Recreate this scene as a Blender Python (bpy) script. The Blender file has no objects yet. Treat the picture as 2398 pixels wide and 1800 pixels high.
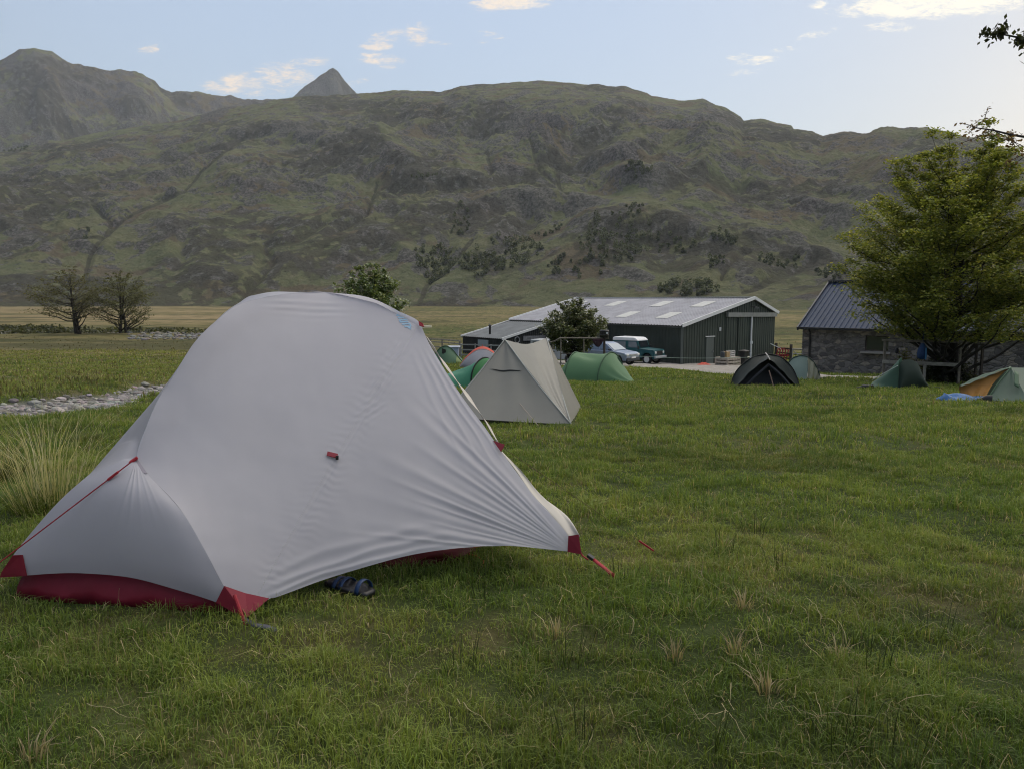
import bpy, bmesh, math, random
import numpy as np
from mathutils import Vector, Matrix, Quaternion

random.seed(7)
RNG = np.random.default_rng(11)
R = math.radians
S = bpy.context.scene
COL = S.collection

# ------------------------------------------------------------------ camera
FPX, CX, CY = 1780.0, 1199.0, 900.0           # focal length and centre in photo pixels
CAM_H = 1.25
PITCH = math.atan(198.0 / FPX)                # horizon 198 px above the picture's centre
cam_d = bpy.data.cameras.new('camera')
cam = bpy.data.objects.new('camera', cam_d)
COL.objects.link(cam)
cam_d.sensor_width = 36.0
cam_d.lens = 36.0 * FPX / 2398.0
cam_d.clip_start = 0.05
cam_d.clip_end = 20000.0
cam.location = (0, 0, CAM_H)
cam.rotation_euler = (math.pi / 2 - PITCH, 0, 0)
S.camera = cam
S.view_settings.view_transform = 'Standard'
S.view_settings.look = 'None'
S.view_settings.gamma = 1.0
S.view_settings.use_curve_mapping = False
S.view_settings.exposure = 0.62
S.cycles.max_bounces = 8
S.cycles.diffuse_bounces = 3
S.cycles.transmission_bounces = 6
S.cycles.transparent_max_bounces = 8
S.cycles.volume_bounces = 1
S.cycles.volume_max_steps = 64
S.cycles.use_denoising = True
S.cycles.filter_width = 1.1

CP, SP = math.cos(PITCH), math.sin(PITCH)


def ray(u, v):
    a, b = (u - CX) / FPX, -(v - CY) / FPX
    return Vector((a, CP + b * SP, -SP + b * CP))


def at(u, v, Y):
    """World point on the sight line of a photo pixel at forward distance Y (used to survey the place)."""
    d = ray(u, v)
    return Vector((d.x * Y / d.y, Y, CAM_H + d.z * Y / d.y))


# ------------------------------------------------------------------ sky and sun
SUN_AZ, SUN_EL = R(50.0), R(9.0)             # low sun behind the right-hand shoulder of the hill
world = bpy.data.worlds.new('World')
S.world = world
world.use_nodes = True
WN, WL = world.node_tree.nodes, world.node_tree.links
WN.clear()


class NT:
    """tiny helper to write node maths"""
    def __init__(self, tree):
        self.t = tree; self.n = tree.nodes; self.l = tree.links

    def node(self, kind, **kw):
        n = self.n.new(kind)
        for k, v in kw.items():
            setattr(n, k, v)
        return n

    def put(self, sock, val):
        if isinstance(val, bpy.types.NodeSocket):
            self.l.new(val, sock)
        else:
            sock.default_value = val

    def m(self, op, a, b=0.0, c=0.0, clamp=False):
        n = self.node('ShaderNodeMath', operation=op, use_clamp=clamp)
        for i, x in enumerate((a, b, c)):
            self.put(n.inputs[i], x)
        return n.outputs[0]

    def vm(self, op, a, b=(0, 0, 0)):
        n = self.node('ShaderNodeVectorMath', operation=op)
        self.put(n.inputs[0], a)
        if op == 'SCALE':
            self.put(n.inputs['Scale'], b)
        else:
            self.put(n.inputs[1], b)
        return n.outputs['Value'] if op in ('DOT_PRODUCT', 'LENGTH', 'DISTANCE') else n.outputs['Vector']

    def mix(self, f, a, b, mode='MIX'):
        n = self.node('ShaderNodeMix', data_type='RGBA', blend_type=mode)
        self.put(n.inputs[0], f)
        self.put(n.inputs[6], a if isinstance(a, bpy.types.NodeSocket) else (*a[:3], 1))
        self.put(n.inputs[7], b if isinstance(b, bpy.types.NodeSocket) else (*b[:3], 1))
        return n.outputs[2]

    def noise(self, vec, scale, detail=4.0, rough=0.55, dist=0.0, dims='3D'):
        n = self.node('ShaderNodeTexNoise', noise_dimensions=dims)
        if vec is not None:
            self.l.new(vec, n.inputs['Vector'])
        n.inputs['Scale'].default_value = scale
        n.inputs['Detail'].default_value = detail
        n.inputs['Roughness'].default_value = rough
        n.inputs['Distortion'].default_value = dist
        return n.outputs['Fac']

    def ramp(self, f, lo, hi, a=0.0, b=1.0):
        n = self.node('ShaderNodeMapRange', interpolation_type='SMOOTHSTEP')
        self.put(n.inputs[0], f)
        self.put(n.inputs[1], lo); self.put(n.inputs[2], hi)
        self.put(n.inputs[3], a); self.put(n.inputs[4], b)
        return n.outputs[0]


W = NT(world.node_tree)
sky = W.node('ShaderNodeTexSky', sky_type='NISHITA')
sky.sun_disc = False
sky.sun_elevation = SUN_EL
sky.sun_rotation = SUN_AZ
sky.altitude = 100.0
sky.air_density = 1.0
sky.dust_density = 1.0
sky.ozone_density = 1.0
coord = W.node('ShaderNodeTexCoord').outputs['Generated']
sep = W.node('ShaderNodeSeparateXYZ')
WL.new(coord, sep.inputs[0])
dy = W.m('MAXIMUM', sep.outputs[1], 0.05)
pa = W.m('DIVIDE', sep.outputs[0], dy)
pb = W.m('DIVIDE', sep.outputs[2], dy)
front = W.ramp(sep.outputs[1], 0.1, 0.3)


def cloud(u, v, w, h, tilt, dens):
    """one drifting cloud: centre, half width, half height and tilt as seen in the sky, and how solid it is"""
    d = ray(u, v)
    a0, b0 = d.x / d.y, d.z / d.y
    ca, sa = math.cos(tilt), math.sin(tilt)
    da, db = W.m('SUBTRACT', pa, a0), W.m('SUBTRACT', pb, b0)
    p = W.m('ADD', W.m('MULTIPLY', da, ca * FPX / w), W.m('MULTIPLY', db, sa * FPX / w))
    q = W.m('ADD', W.m('MULTIPLY', da, -sa * FPX / h), W.m('MULTIPLY', db, ca * FPX / h))
    r2 = W.m('ADD', W.m('MULTIPLY', p, p), W.m('MULTIPLY', q, q))
    return W.m('MULTIPLY', W.ramp(r2, 1.0, 0.0), dens)


cl = [(1195, 4, 125, 26, .05, 1.15), (975, 80, 40, 34, .35, .85), (915, 84, 66, 18, .1, .75), (880, 108, 48, 15, 0, .95),
      (892, 138, 66, 17, -.06, 1.0), (905, 158, 28, 7, 0, .7), (545, 198, 95, 30, .12, .95), (670, 178, 90, 34, -.12, .85),
      (728, 145, 72, 13, .05, .6), (350, 114, 38, 16, .1, .7), (1150, 82, 40, 10, -.2, .5), (1130, 98, 24, 6, 0, .4),
      (2190, 10, 290, 40, .04, 1.25), (2080, 62, 90, 18, 0, .5), (1912, 80, 60, 12, .25, .6), (1775, 142, 62, 13, .12, .7),
      (1730, 133, 40, 10, .1, .6), (1915, 12, 32, 12, .2, .9), (1850, 115, 60, 9, .1, .4), (840, 192, 40, 10, .25, .6),
      (1740, 170, 60, 10, .1, .4), (1020, 100, 50, 5, -.1, .4), (600, 215, 130, 16, 0, .5)]
cm = None
for c in cl:
    x = cloud(*c)
    cm = x if cm is None else W.m('MAXIMUM', cm, x)
comb = W.node('ShaderNodeCombineXYZ')
W.put(comb.inputs[0], W.m('MULTIPLY', pa, 1.0))
W.put(comb.inputs[1], W.m('MULTIPLY', pb, 3.2))
n1 = W.noise(comb.outputs[0], 24.0, 9.0, .66, 1.1)
n2 = W.noise(comb.outputs[0], 90.0, 7.0, .68, .8)
nn = W.m('ADD', W.m('MULTIPLY', n1, .62), W.m('MULTIPLY', n2, .38))
cm = W.m('MULTIPLY', W.ramp(W.m('ADD', W.m('MULTIPLY', cm, .85), W.m('MULTIPLY', W.m('SUBTRACT', nn, .48), 4.6)), .2, 1.35), W.m('MULTIPLY', W.ramp(cm, 0.0, .35), front))
cm = W.m('MULTIPLY', cm, .86)
# sun direction: steers the added overhead fill, back-sky dimming and cloud tint
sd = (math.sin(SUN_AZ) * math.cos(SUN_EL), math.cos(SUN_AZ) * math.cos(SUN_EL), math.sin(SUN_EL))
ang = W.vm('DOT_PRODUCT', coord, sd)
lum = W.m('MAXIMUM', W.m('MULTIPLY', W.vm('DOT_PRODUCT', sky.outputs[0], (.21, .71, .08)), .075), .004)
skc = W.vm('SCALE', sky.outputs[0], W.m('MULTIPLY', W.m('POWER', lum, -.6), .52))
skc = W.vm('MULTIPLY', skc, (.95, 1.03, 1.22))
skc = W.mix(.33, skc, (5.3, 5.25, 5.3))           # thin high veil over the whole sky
overhead_fill = W.mix(W.ramp(ang, -.25, .75), (4.0, 4.4, 5.3), (24.0, 21.8, 18.6))
skc = W.vm('SCALE', skc, W.ramp(ang, -.6, .35, .40, 1.0))  # sky behind the camera dimmed to darken faces turned towards it
skc = W.mix(W.m('MULTIPLY', W.ramp(sep.outputs[2], .42, .72), .9), skc, overhead_fill)   # bright fill added overhead, out of view, stronger on the sun's side
lit = W.mix(W.ramp(ang, .55, .98), (7.3, 6.0, 4.7), (8.6, 7.9, 6.4))
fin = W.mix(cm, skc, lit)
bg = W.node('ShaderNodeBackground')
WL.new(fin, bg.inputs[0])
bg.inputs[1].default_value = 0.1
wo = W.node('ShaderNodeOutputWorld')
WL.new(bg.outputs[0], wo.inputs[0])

sun_d = bpy.data.lights.new('sun', 'SUN')
sun_d.energy = 0.7
sun_d.angle = R(28)
sun_d.color = (1.0, .88, .72)
sun = bpy.data.objects.new('sun', sun_d)
COL.objects.link(sun)
sun.rotation_euler = (-Vector(sd)).to_track_quat('-Z', 'Y').to_euler()
# ------------------------------------------------------------------ helpers
def tag(o, label=None, cat=None, group=None, kind=None):
    if label: o['label'] = label
    if cat: o['category'] = cat
    if group: o['group'] = group
    if kind: o['kind'] = kind
    return o


def empty(name, loc, rz=0.0, label=None, cat=None, group=None):
    o = bpy.data.objects.new(name, None)
    COL.objects.link(o)
    o.location = loc
    o.rotation_euler = (0, 0, rz)
    o.empty_display_size = .2
    return tag(o, label, cat, group)


def np_mesh(name, V, F4=None, mats=(), parent=None, smooth=True, F3=None, attrs=None, colors=None):
    """numpy arrays -> one mesh object"""
    me = bpy.data.meshes.new(name)
    V = np.asarray(V, np.float32)
    n4 = 0 if F4 is None else len(F4)
    n3 = 0 if F3 is None else len(F3)
    me.vertices.add(len(V))
    me.vertices.foreach_set('co', V.ravel())
    loops = []
    if n4: loops.append(np.asarray(F4, np.int32).ravel())
    if n3: loops.append(np.asarray(F3, np.int32).ravel())
    L = np.concatenate(loops)
    me.loops.add(len(L))
    me.loops.foreach_set('vertex_index', L)
    me.polygons.add(n4 + n3)
    st = np.concatenate([np.arange(n4) * 4, n4 * 4 + np.arange(n3) * 3]).astype(np.int32)
    me.polygons.foreach_set('loop_start', st)
    me.update(calc_edges=True)
    me.polygons.foreach_set('use_smooth', np.full(n4 + n3, bool(smooth)))
    for k, a in (attrs or {}).items():
        at_ = me.attributes.new(k, 'FLOAT', 'POINT')
        at_.data.foreach_set('value', np.asarray(a, np.float32).ravel())
    for k, a in (colors or {}).items():
        at_ = me.attributes.new(k, 'FLOAT_COLOR', 'POINT')
        c = np.ones((len(V), 4), np.float32); c[:, :3] = a
        at_.data.foreach_set('color', c.ravel())
    for m_ in (mats if isinstance(mats, (list, tuple)) else [mats]):
        me.materials.append(m_)
    o = bpy.data.objects.new(name, me)
    COL.objects.link(o)
    if parent is not None: o.parent = parent
    return o


def grid_faces(nr, nc, wrap=False):
    r = np.arange(nr - 1)[:, None]; c = np.arange(nc if wrap else nc - 1)[None, :]
    a = r * nc + c; b = r * nc + (c + 1) % nc
    return np.stack([a, b, b + nc, a + nc], -1).reshape(-1, 4)


class MB:
    """collects boxes, bars, tubes, polygons and lathes and links them as ONE mesh object"""
    def __init__(self):
        self.v = []; self.f = []

    def poly(self, pts):
        i = len(self.v); self.v += [tuple(p) for p in pts]
        self.f.append(tuple(range(i, i + len(pts)))); return self

    def box(self, c, s, rz=0.0, rot=None):
        c = Vector(c); hx, hy, hz = s[0] / 2, s[1] / 2, s[2] / 2
        M = rot if rot is not None else Matrix.Rotation(rz, 3, 'Z')
        i = len(self.v)
        for z in (-hz, hz):
            for x, y in ((-hx, -hy), (hx, -hy), (hx, hy), (-hx, hy)):
                self.v.append(tuple(c + M @ Vector((x, y, z))))
        self.f += [tuple(i + k for k in q) for q in ((0, 3, 2, 1), (4, 5, 6, 7), (0, 1, 5, 4), (1, 2, 6, 5), (2, 3, 7, 6), (3, 0, 4, 7))]
        return self

    def bar(self, a, b, w, h, up=(0, 0, 1)):
        """rectangular bar from a to b"""
        a, b = Vector(a), Vector(b); d = (b - a); L = d.length; d.normalize()
        u = Vector(up)
        if abs(d.dot(u)) > .98: u = Vector((0, 1, 0))
        s = d.cross(u).normalized(); u = s.cross(d).normalized()
        i = len(self.v)
        for p in (a, b):
            for x, y in ((-1, -1), (1, -1), (1, 1), (-1, 1)):
                self.v.append(tuple(p + s * (x * w / 2) + u * (y * h / 2)))
        self.f += [tuple(i + k for k in q) for q in ((0, 3, 2, 1), (4, 5, 6, 7), (0, 1, 5, 4), (1, 2, 6, 5), (2, 3, 7, 6), (3, 0, 4, 7))]
        return self

    def tube(self, pts, r, n=8, cap=True):
        pts = [Vector(p) for p in pts]
        rs = r if isinstance(r, (list, tuple)) else [r] * len(pts)
        i0 = len(self.v); prev = None
        for k, p in enumerate(pts):
            t = (pts[min(k + 1, len(pts) - 1)] - pts[max(k - 1, 0)])
            t = t.normalized() if t.length > 1e-9 else Vector((0, 0, 1))
            if prev is None:
                u = t.orthogonal().normalized()
            else:
                u = (prev - t * prev.dot(t))
                u = u.normalized() if u.length > 1e-6 else t.orthogonal().normalized()
            prev = u; w = t.cross(u)
            for j in range(n):
                a = 2 * math.pi * j / n
                self.v.append(tuple(p + (u * math.cos(a) + w * math.sin(a)) * rs[k]))
        for k in range(len(pts) - 1):
            for j in range(n):
                a = i0 + k * n + j; b = i0 + k * n + (j + 1) % n
                self.f.append((a, b, b + n, a + n))
        if cap:
            self.f.append(tuple(i0 + j for j in range(n))[::-1])
            self.f.append(tuple(i0 + (len(pts) - 1) * n + j for j in range(n)))
        return self

    def lathe(self, prof, c=(0, 0, 0), n=20, rot=None, cap=True):
        """prof: (radius, z) pairs about a z axis"""
        c = Vector(c); i0 = len(self.v)
        for r_, z in prof:
            for j in range(n):
                a = 2 * math.pi * j / n
                p = Vector((r_ * math.cos(a), r_ * math.sin(a), z))
                self.v.append(tuple(c + (rot @ p if rot is not None else p)))
        for k in range(len(prof) - 1):
            for j in range(n):
                a = i0 + k * n + j; b = i0 + k * n + (j + 1) % n
                self.f.append((a, b, b + n, a + n))
        if cap:
            self.f.append(tuple(i0 + j for j in range(n))[::-1])
            self.f.append(tuple(i0 + (len(prof) - 1) * n + j for j in range(n)))
        return self

    def grid(self, P):
        """P[r][c] points"""
        nr, nc = len(P), len(P[0]); i0 = len(self.v)
        for row in P:
            self.v += [tuple(p) for p in row]
        for r_ in range(nr - 1):
            for c in range(nc - 1):
                a = i0 + r_ * nc + c
                self.f.append((a, a + 1, a + nc + 1, a + nc))
        return self

    def prism(self, poly, d):
        """flat polygon (3-D points) extruded by vector d"""
        d = Vector(d); n = len(poly); i = len(self.v)
        self.v += [tuple(Vector(p)) for p in poly] + [tuple(Vector(p) + d) for p in poly]
        self.f.append(tuple(range(i, i + n))[::-1]); self.f.append(tuple(range(i + n, i + 2 * n)))
        for k in range(n):
            a, b = i + k, i + (k + 1) % n
            self.f.append((a, b, b + n, a + n))
        return self

    def build(self, name, mat, parent=None, smooth=False, bevel=0.0, solid=0.0, sub=0, auto=None):
        me = bpy.data.meshes.new(name)
        me.from_pydata(self.v, [], self.f)
        bm = bmesh.new(); bm.from_mesh(me)
        if not solid:
            bmesh.ops.recalc_face_normals(bm, faces=bm.faces)
        for f in bm.faces: f.smooth = smooth
        if auto is not None:
            for f in bm.faces: f.smooth = True
            for e in bm.edges:
                if len(e.link_faces) == 2 and e.calc_face_angle(0) > auto: e.smooth = False
        bm.to_mesh(me); bm.free()
        me.materials.append(mat)
        o = bpy.data.objects.new(name, me)
        COL.objects.link(o)
        if parent is not None: o.parent = parent
        if solid:
            md = o.modifiers.new('solid', 'SOLIDIFY'); md.thickness = solid; md.offset = 0
        if bevel:
            md = o.modifiers.new('bevel', 'BEVEL'); md.width = bevel; md.segments = 2; md.limit_method = 'ANGLE'
        if sub:
            md = o.modifiers.new('sub', 'SUBSURF'); md.levels = sub; md.render_levels = sub
        return o


# ---- numpy noise
def _h(ix, iy, s):
    ix = ix.astype(np.int64); iy = iy.astype(np.int64)
    h = (ix * 374761393 + iy * 668265263 + s * 982451653) & 0xffffffff
    h = ((h ^ (h >> 13)) * 1274126177) & 0xffffffff
    return (h ^ (h >> 16)) & 0xffff


def perlin(x, y, s=0):
    x = np.asarray(x, float); y = np.asarray(y, float)
    x0 = np.floor(x); y0 = np.floor(y); fx = x - x0; fy = y - y0
    u = fx * fx * fx * (fx * (fx * 6 - 15) + 10); w = fy * fy * fy * (fy * (fy * 6 - 15) + 10)

    def g(ix, iy, dx, dy):
        a = _h(ix, iy, s) * (2 * math.pi / 65536)
        return np.cos(a) * dx + np.sin(a) * dy
    a = g(x0, y0, fx, fy); b = g(x0 + 1, y0, fx - 1, fy); c = g(x0, y0 + 1, fx, fy - 1); d = g(x0 + 1, y0 + 1, fx - 1, fy - 1)
    return 1.5 * ((a + (b - a) * u) * (1 - w) + (c + (d - c) * u) * w)


def fbm(x, y, o=4, s=0, gain=.5, lac=2.03):
    t = 0.0; a = 1.0; n = 0.0
    for k in range(o):
        t = t + a * perlin(x, y, s + k * 17); n += a
        x = x * lac + 3.1; y = y * lac - 1.7; a *= gain
    return t / n


def ridged(x, y, o=4, s=0, gain=.5):
    t = 0.0; a = 1.0; n = 0.0
    for k in range(o):
        t = t + a * (1 - 2 * np.abs(perlin(x, y, s + k * 13))); n += a
        x = x * 2.1 + 5.3; y = y * 2.1 + 1.9; a *= gain
    return t / n


def sstep(x, a, b):
    t = np.clip((np.asarray(x, float) - a) / (b - a), 0, 1)
    return t * t * (3 - 2 * t)


# ---- materials
MATS = {}


def mat(name, col, rough=.7, var=0.0, scale=20.0, col2=None, metal=0.0, spec=.4, bump=0.0, bscale=60.0, trans=0.0, alpha=None):
    """painted / fabric / wood surface: base colour with noise variation, bump, optional translucency"""
    if name in MATS: return MATS[name]
    m_ = bpy.data.materials.new(name); m_.use_nodes = True
    t = NT(m_.node_tree)
    b = t.n['Principled BSDF']; out = t.n['Material Output']
    b.inputs['Roughness'].default_value = rough
    b.inputs['Metallic'].default_value = metal
    b.inputs['Specular IOR Level'].default_value = spec
    oc = t.node('ShaderNodeTexCoord').outputs['Object']
    if var or col2 is not None:
        c2 = col2 if col2 is not None else tuple(max(0, x * (1 - var)) for x in col)
        f = t.ramp(t.noise(oc, scale, 6, .6), .3, .7)
        c = t.mix(f, col, c2)
        t.l.new(c, b.inputs['Base Color'])
    else:
        c = None
        b.inputs['Base Color'].default_value = (*col, 1)
    if bump:
        bn = t.node('ShaderNodeBump'); bn.inputs['Strength'].default_value = bump
        bn.inputs['Distance'].default_value = .02
        t.l.new(t.noise(oc, bscale, 5, .6), bn.inputs['Height'])
        t.l.new(bn.outputs[0], b.inputs['Normal'])
    if trans:
        tr = t.node('ShaderNodeBsdfTranslucent')
        if c is not None: t.l.new(c, tr.inputs[0])
        else: tr.inputs[0].default_value = (*col, 1)
        mx = t.node('ShaderNodeMixShader'); mx.inputs[0].default_value = trans
        t.l.new(b.outputs[0], mx.inputs[1]); t.l.new(tr.outputs[0], mx.inputs[2])
        t.l.new(mx.outputs[0], out.inputs[0])
    MATS[name] = m_
    return m_


def copy_tree(o, parent=None):
    c = o.copy(); COL.objects.link(c); c.parent = parent
    for ch in list(o.children):
        copy_tree(ch, c)
    return c
# ------------------------------------------------------------------ the lie of the land
def _sp(t, w):
    return w * np.logaddexp(0, np.asarray(t, float) / w)


STREAM = [(-60, 953, 2.2), (0, 953, 2.0), (120, 937, 1.5), (217, 925, 1.1), (313, 915, .85), (386, 897, .9)]


def base_g(x, y):
    x = np.asarray(x, float); y = np.asarray(y, float)
    z = -.0675 * (_sp(y - 3, 1.5) - _sp(y - 58.5, 5.0))
    z = z + .072 * np.exp(-((x + 1.0) ** 2 + (y - 3.3) ** 2) / 4.8)       # the near tent stands on a slight rise
    z = z - .016 * (_sp(x - 7, 2.0) - _sp(x - 30, 4.0))
    return z


def ground_at(u, v):
    d = ray(u, v); lo, hi = .5, 1500.0
    for _ in range(60):
        mid = (lo * hi) ** .5
        p = at(u, v, mid)
        if p.z > float(base_g(p.x, p.y)): lo = mid
        else: hi = mid
    return at(u, v, hi)


SPTS = [(ground_at(u, v), w) for u, v, w in STREAM]
SPTS = [(Vector((SPTS[0][0].x - 25, SPTS[0][0].y - 7, 0)), 3.0)] + SPTS + [(SPTS[-1][0] + Vector((3.5, 9, 0)), 1.2), (SPTS[-1][0] + Vector((4, 30, 0)), 1.5),
                                                                       (SPTS[-1][0] + Vector((-6, 62, 0)), 2.0), (SPTS[-1][0] + Vector((-30, 90, 0)), 3.0), (SPTS[-1][0] + Vector((-90, 97, 0)), 3.5)]


def stream_d(x, y):
    """(distance to the stream's centre line) / (its half width)"""
    best = np.full(np.shape(x), 1e9)
    for (p, w0), (q, w1) in zip(SPTS[:-1], SPTS[1:]):
        dx, dy = q.x - p.x, q.y - p.y
        t = np.clip(((x - p.x) * dx + (y - p.y) * dy) / (dx * dx + dy * dy), 0, 1)
        d = np.hypot(x - p.x - t * dx, y - p.y - t * dy) / (w0 + (w1 - w0) * t)
        best = np.minimum(best, d)
    return best


# ground kept level under the tents and buildings: (x, y, radius)
FLAT = []


def g(x, y):
    x = np.asarray(x, float); y = np.asarray(y, float)
    z = base_g(x, y)
    far = sstep(np.hypot(x, y), 8, 60)
    hum = .030 * fbm(x * .9, y * .9, 3, 5) + .020 * fbm(x * 3.1, y * 3.1, 2, 9)
    left = sstep(-x, 4, 14) * sstep(y, 10, 22)
    bench = sstep(np.hypot(x + 1.0, y - 4.0), 2.2, 5.0)
    hum = hum * (.35 + .65 * bench) + (.085 + .12 * left) * fbm(x * .33, y * .33, 4, 21) * bench
    z = z + hum + .25 * far * fbm(x * .05, y * .05, 3, 33) * sstep(y, 62, 110)
    sd_ = stream_d(x, y) + .25 * fbm(x * .8, y * .8, 3, 41)
    z = z - .22 * sstep(sd_, 1.35, .75)
    return z


def gz(x, y):
    return float(g(np.array([x]), np.array([y]))[0])


GRAVEL = []


def zones(x, y):
    """what covers the ground: dryness, stones, mossy dark"""
    rr = np.hypot(x, y)
    sd_ = stream_d(x, y) + .25 * fbm(x * .8, y * .8, 3, 41)
    stone = sstep(sd_, 1.1, .85)
    dry = .13 + .42 * fbm(x * .45, y * .45, 4, 61) + .38 * fbm(x * 2.3, y * 2.3, 3, 66)
    left = sstep(-x / np.maximum(y, 1), .10, .32) * sstep(y, 14, 26)
    dry = dry + .22 * left + .26 * sstep(y, 60, 75) + .16 * sstep(y, 90, 240) + .5 * sstep(y, 80, 120) * fbm(x * .006, y * .02, 3, 72)
    dry = dry + .25 * sstep(y, 55, 90) * fbm(x * .02, y * .12, 4, 71)
    dark = sstep(fbm(x * .35 + 9, y * .35, 4, 81), .12, .38)
    dark = np.maximum(dark, sstep(y, 60, 80) * sstep(fbm(x * .012, y * .06, 4, 83), .1, .3))
    return np.clip(dry, 0, 1), stone, dark


def ground_col(x, y):
    dry, stone, dark = zones(x, y)
    green = np.array([.052, .072, .022]); olive = np.array([.13, .115, .05]); tan = np.array([.23, .18, .10])
    dk = np.array([.035, .042, .018])
    d = dry[..., None]
    c = green + (olive - green) * sstep(d, .05, .5) + (tan - olive) * sstep(d, .5, 1.0)
    c = c + (dk - c) * ((.4 + .35 * sstep(y, 60, 90)) * dark)[..., None]
    n = fbm(x * 1.7, y * 1.7, 4, 91)[..., None]
    c = c * (1 + .35 * n)
    st = np.array([.17, .165, .155]) * (1 + .6 * fbm(x * 5, y * 5, 3, 93)[..., None])
    c = c + (st - c) * stone[..., None]
    return np.clip(c, .008, .6)


# ---- ground sheet
def ground_material():
    m_ = bpy.data.materials.new('ground_turf'); m_.use_nodes = True
    t = NT(m_.node_tree); b = t.n['Principled BSDF']
    a = t.node('ShaderNodeAttribute', attribute_name='col')
    oc = t.node('ShaderNodeTexCoord').outputs['Object']
    f1 = t.noise(oc, 3.0, 8, .7)
    f2 = t.noise(oc, 28.0, 6, .7)
    st = t.node('ShaderNodeMapping'); st.inputs['Scale'].default_value = (.12, .8, 1)
    t.l.new(oc, st.inputs[0])
    f3 = t.noise(st.outputs[0], 1.0, 8, .65)
    k = t.m('MULTIPLY', t.m('ADD', .45, t.m('MULTIPLY', f2, 1.1)), t.m('ADD', .5, f1))
    k = t.m('MULTIPLY', k, t.m('ADD', .55, t.m('MULTIPLY', f3, .9)))
    c = t.vm('SCALE', a.outputs['Color'], k)
    t.l.new(c, b.inputs['Base Color'])
    b.inputs['Roughness'].default_value = .95
    b.inputs['Specular IOR Level'].default_value = .1
    bn = t.node('ShaderNodeBump'); bn.inputs['Strength'].default_value = .8; bn.inputs['Distance'].default_value = .06
    t.l.new(t.m('ADD', f2, t.m('MULTIPLY', f1, 2.0)), bn.inputs['Height'])
    t.l.new(bn.outputs[0], b.inputs['Normal'])
    return m_


GM = ground_material()
tx = np.linspace(-1, 1, 760); ty = np.linspace(-.62, 1, 860)
gx = 2 * np.sinh(6.95 * tx); gy = 2 + 2 * np.sinh(6.75 * ty)
GX, GY = np.meshgrid(gx, gy)
GZ = g(GX, GY)
gcol = ground_col(GX, GY)
ground = np_mesh('ground', np.stack([GX, GY, GZ], -1).reshape(-1, 3), grid_faces(*GX.shape), [GM], colors={'col': gcol.reshape(-1, 3)})
tag(ground, kind='structure')

# ------------------------------------------------------------------ hills
VALLEY = -3.75


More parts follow.
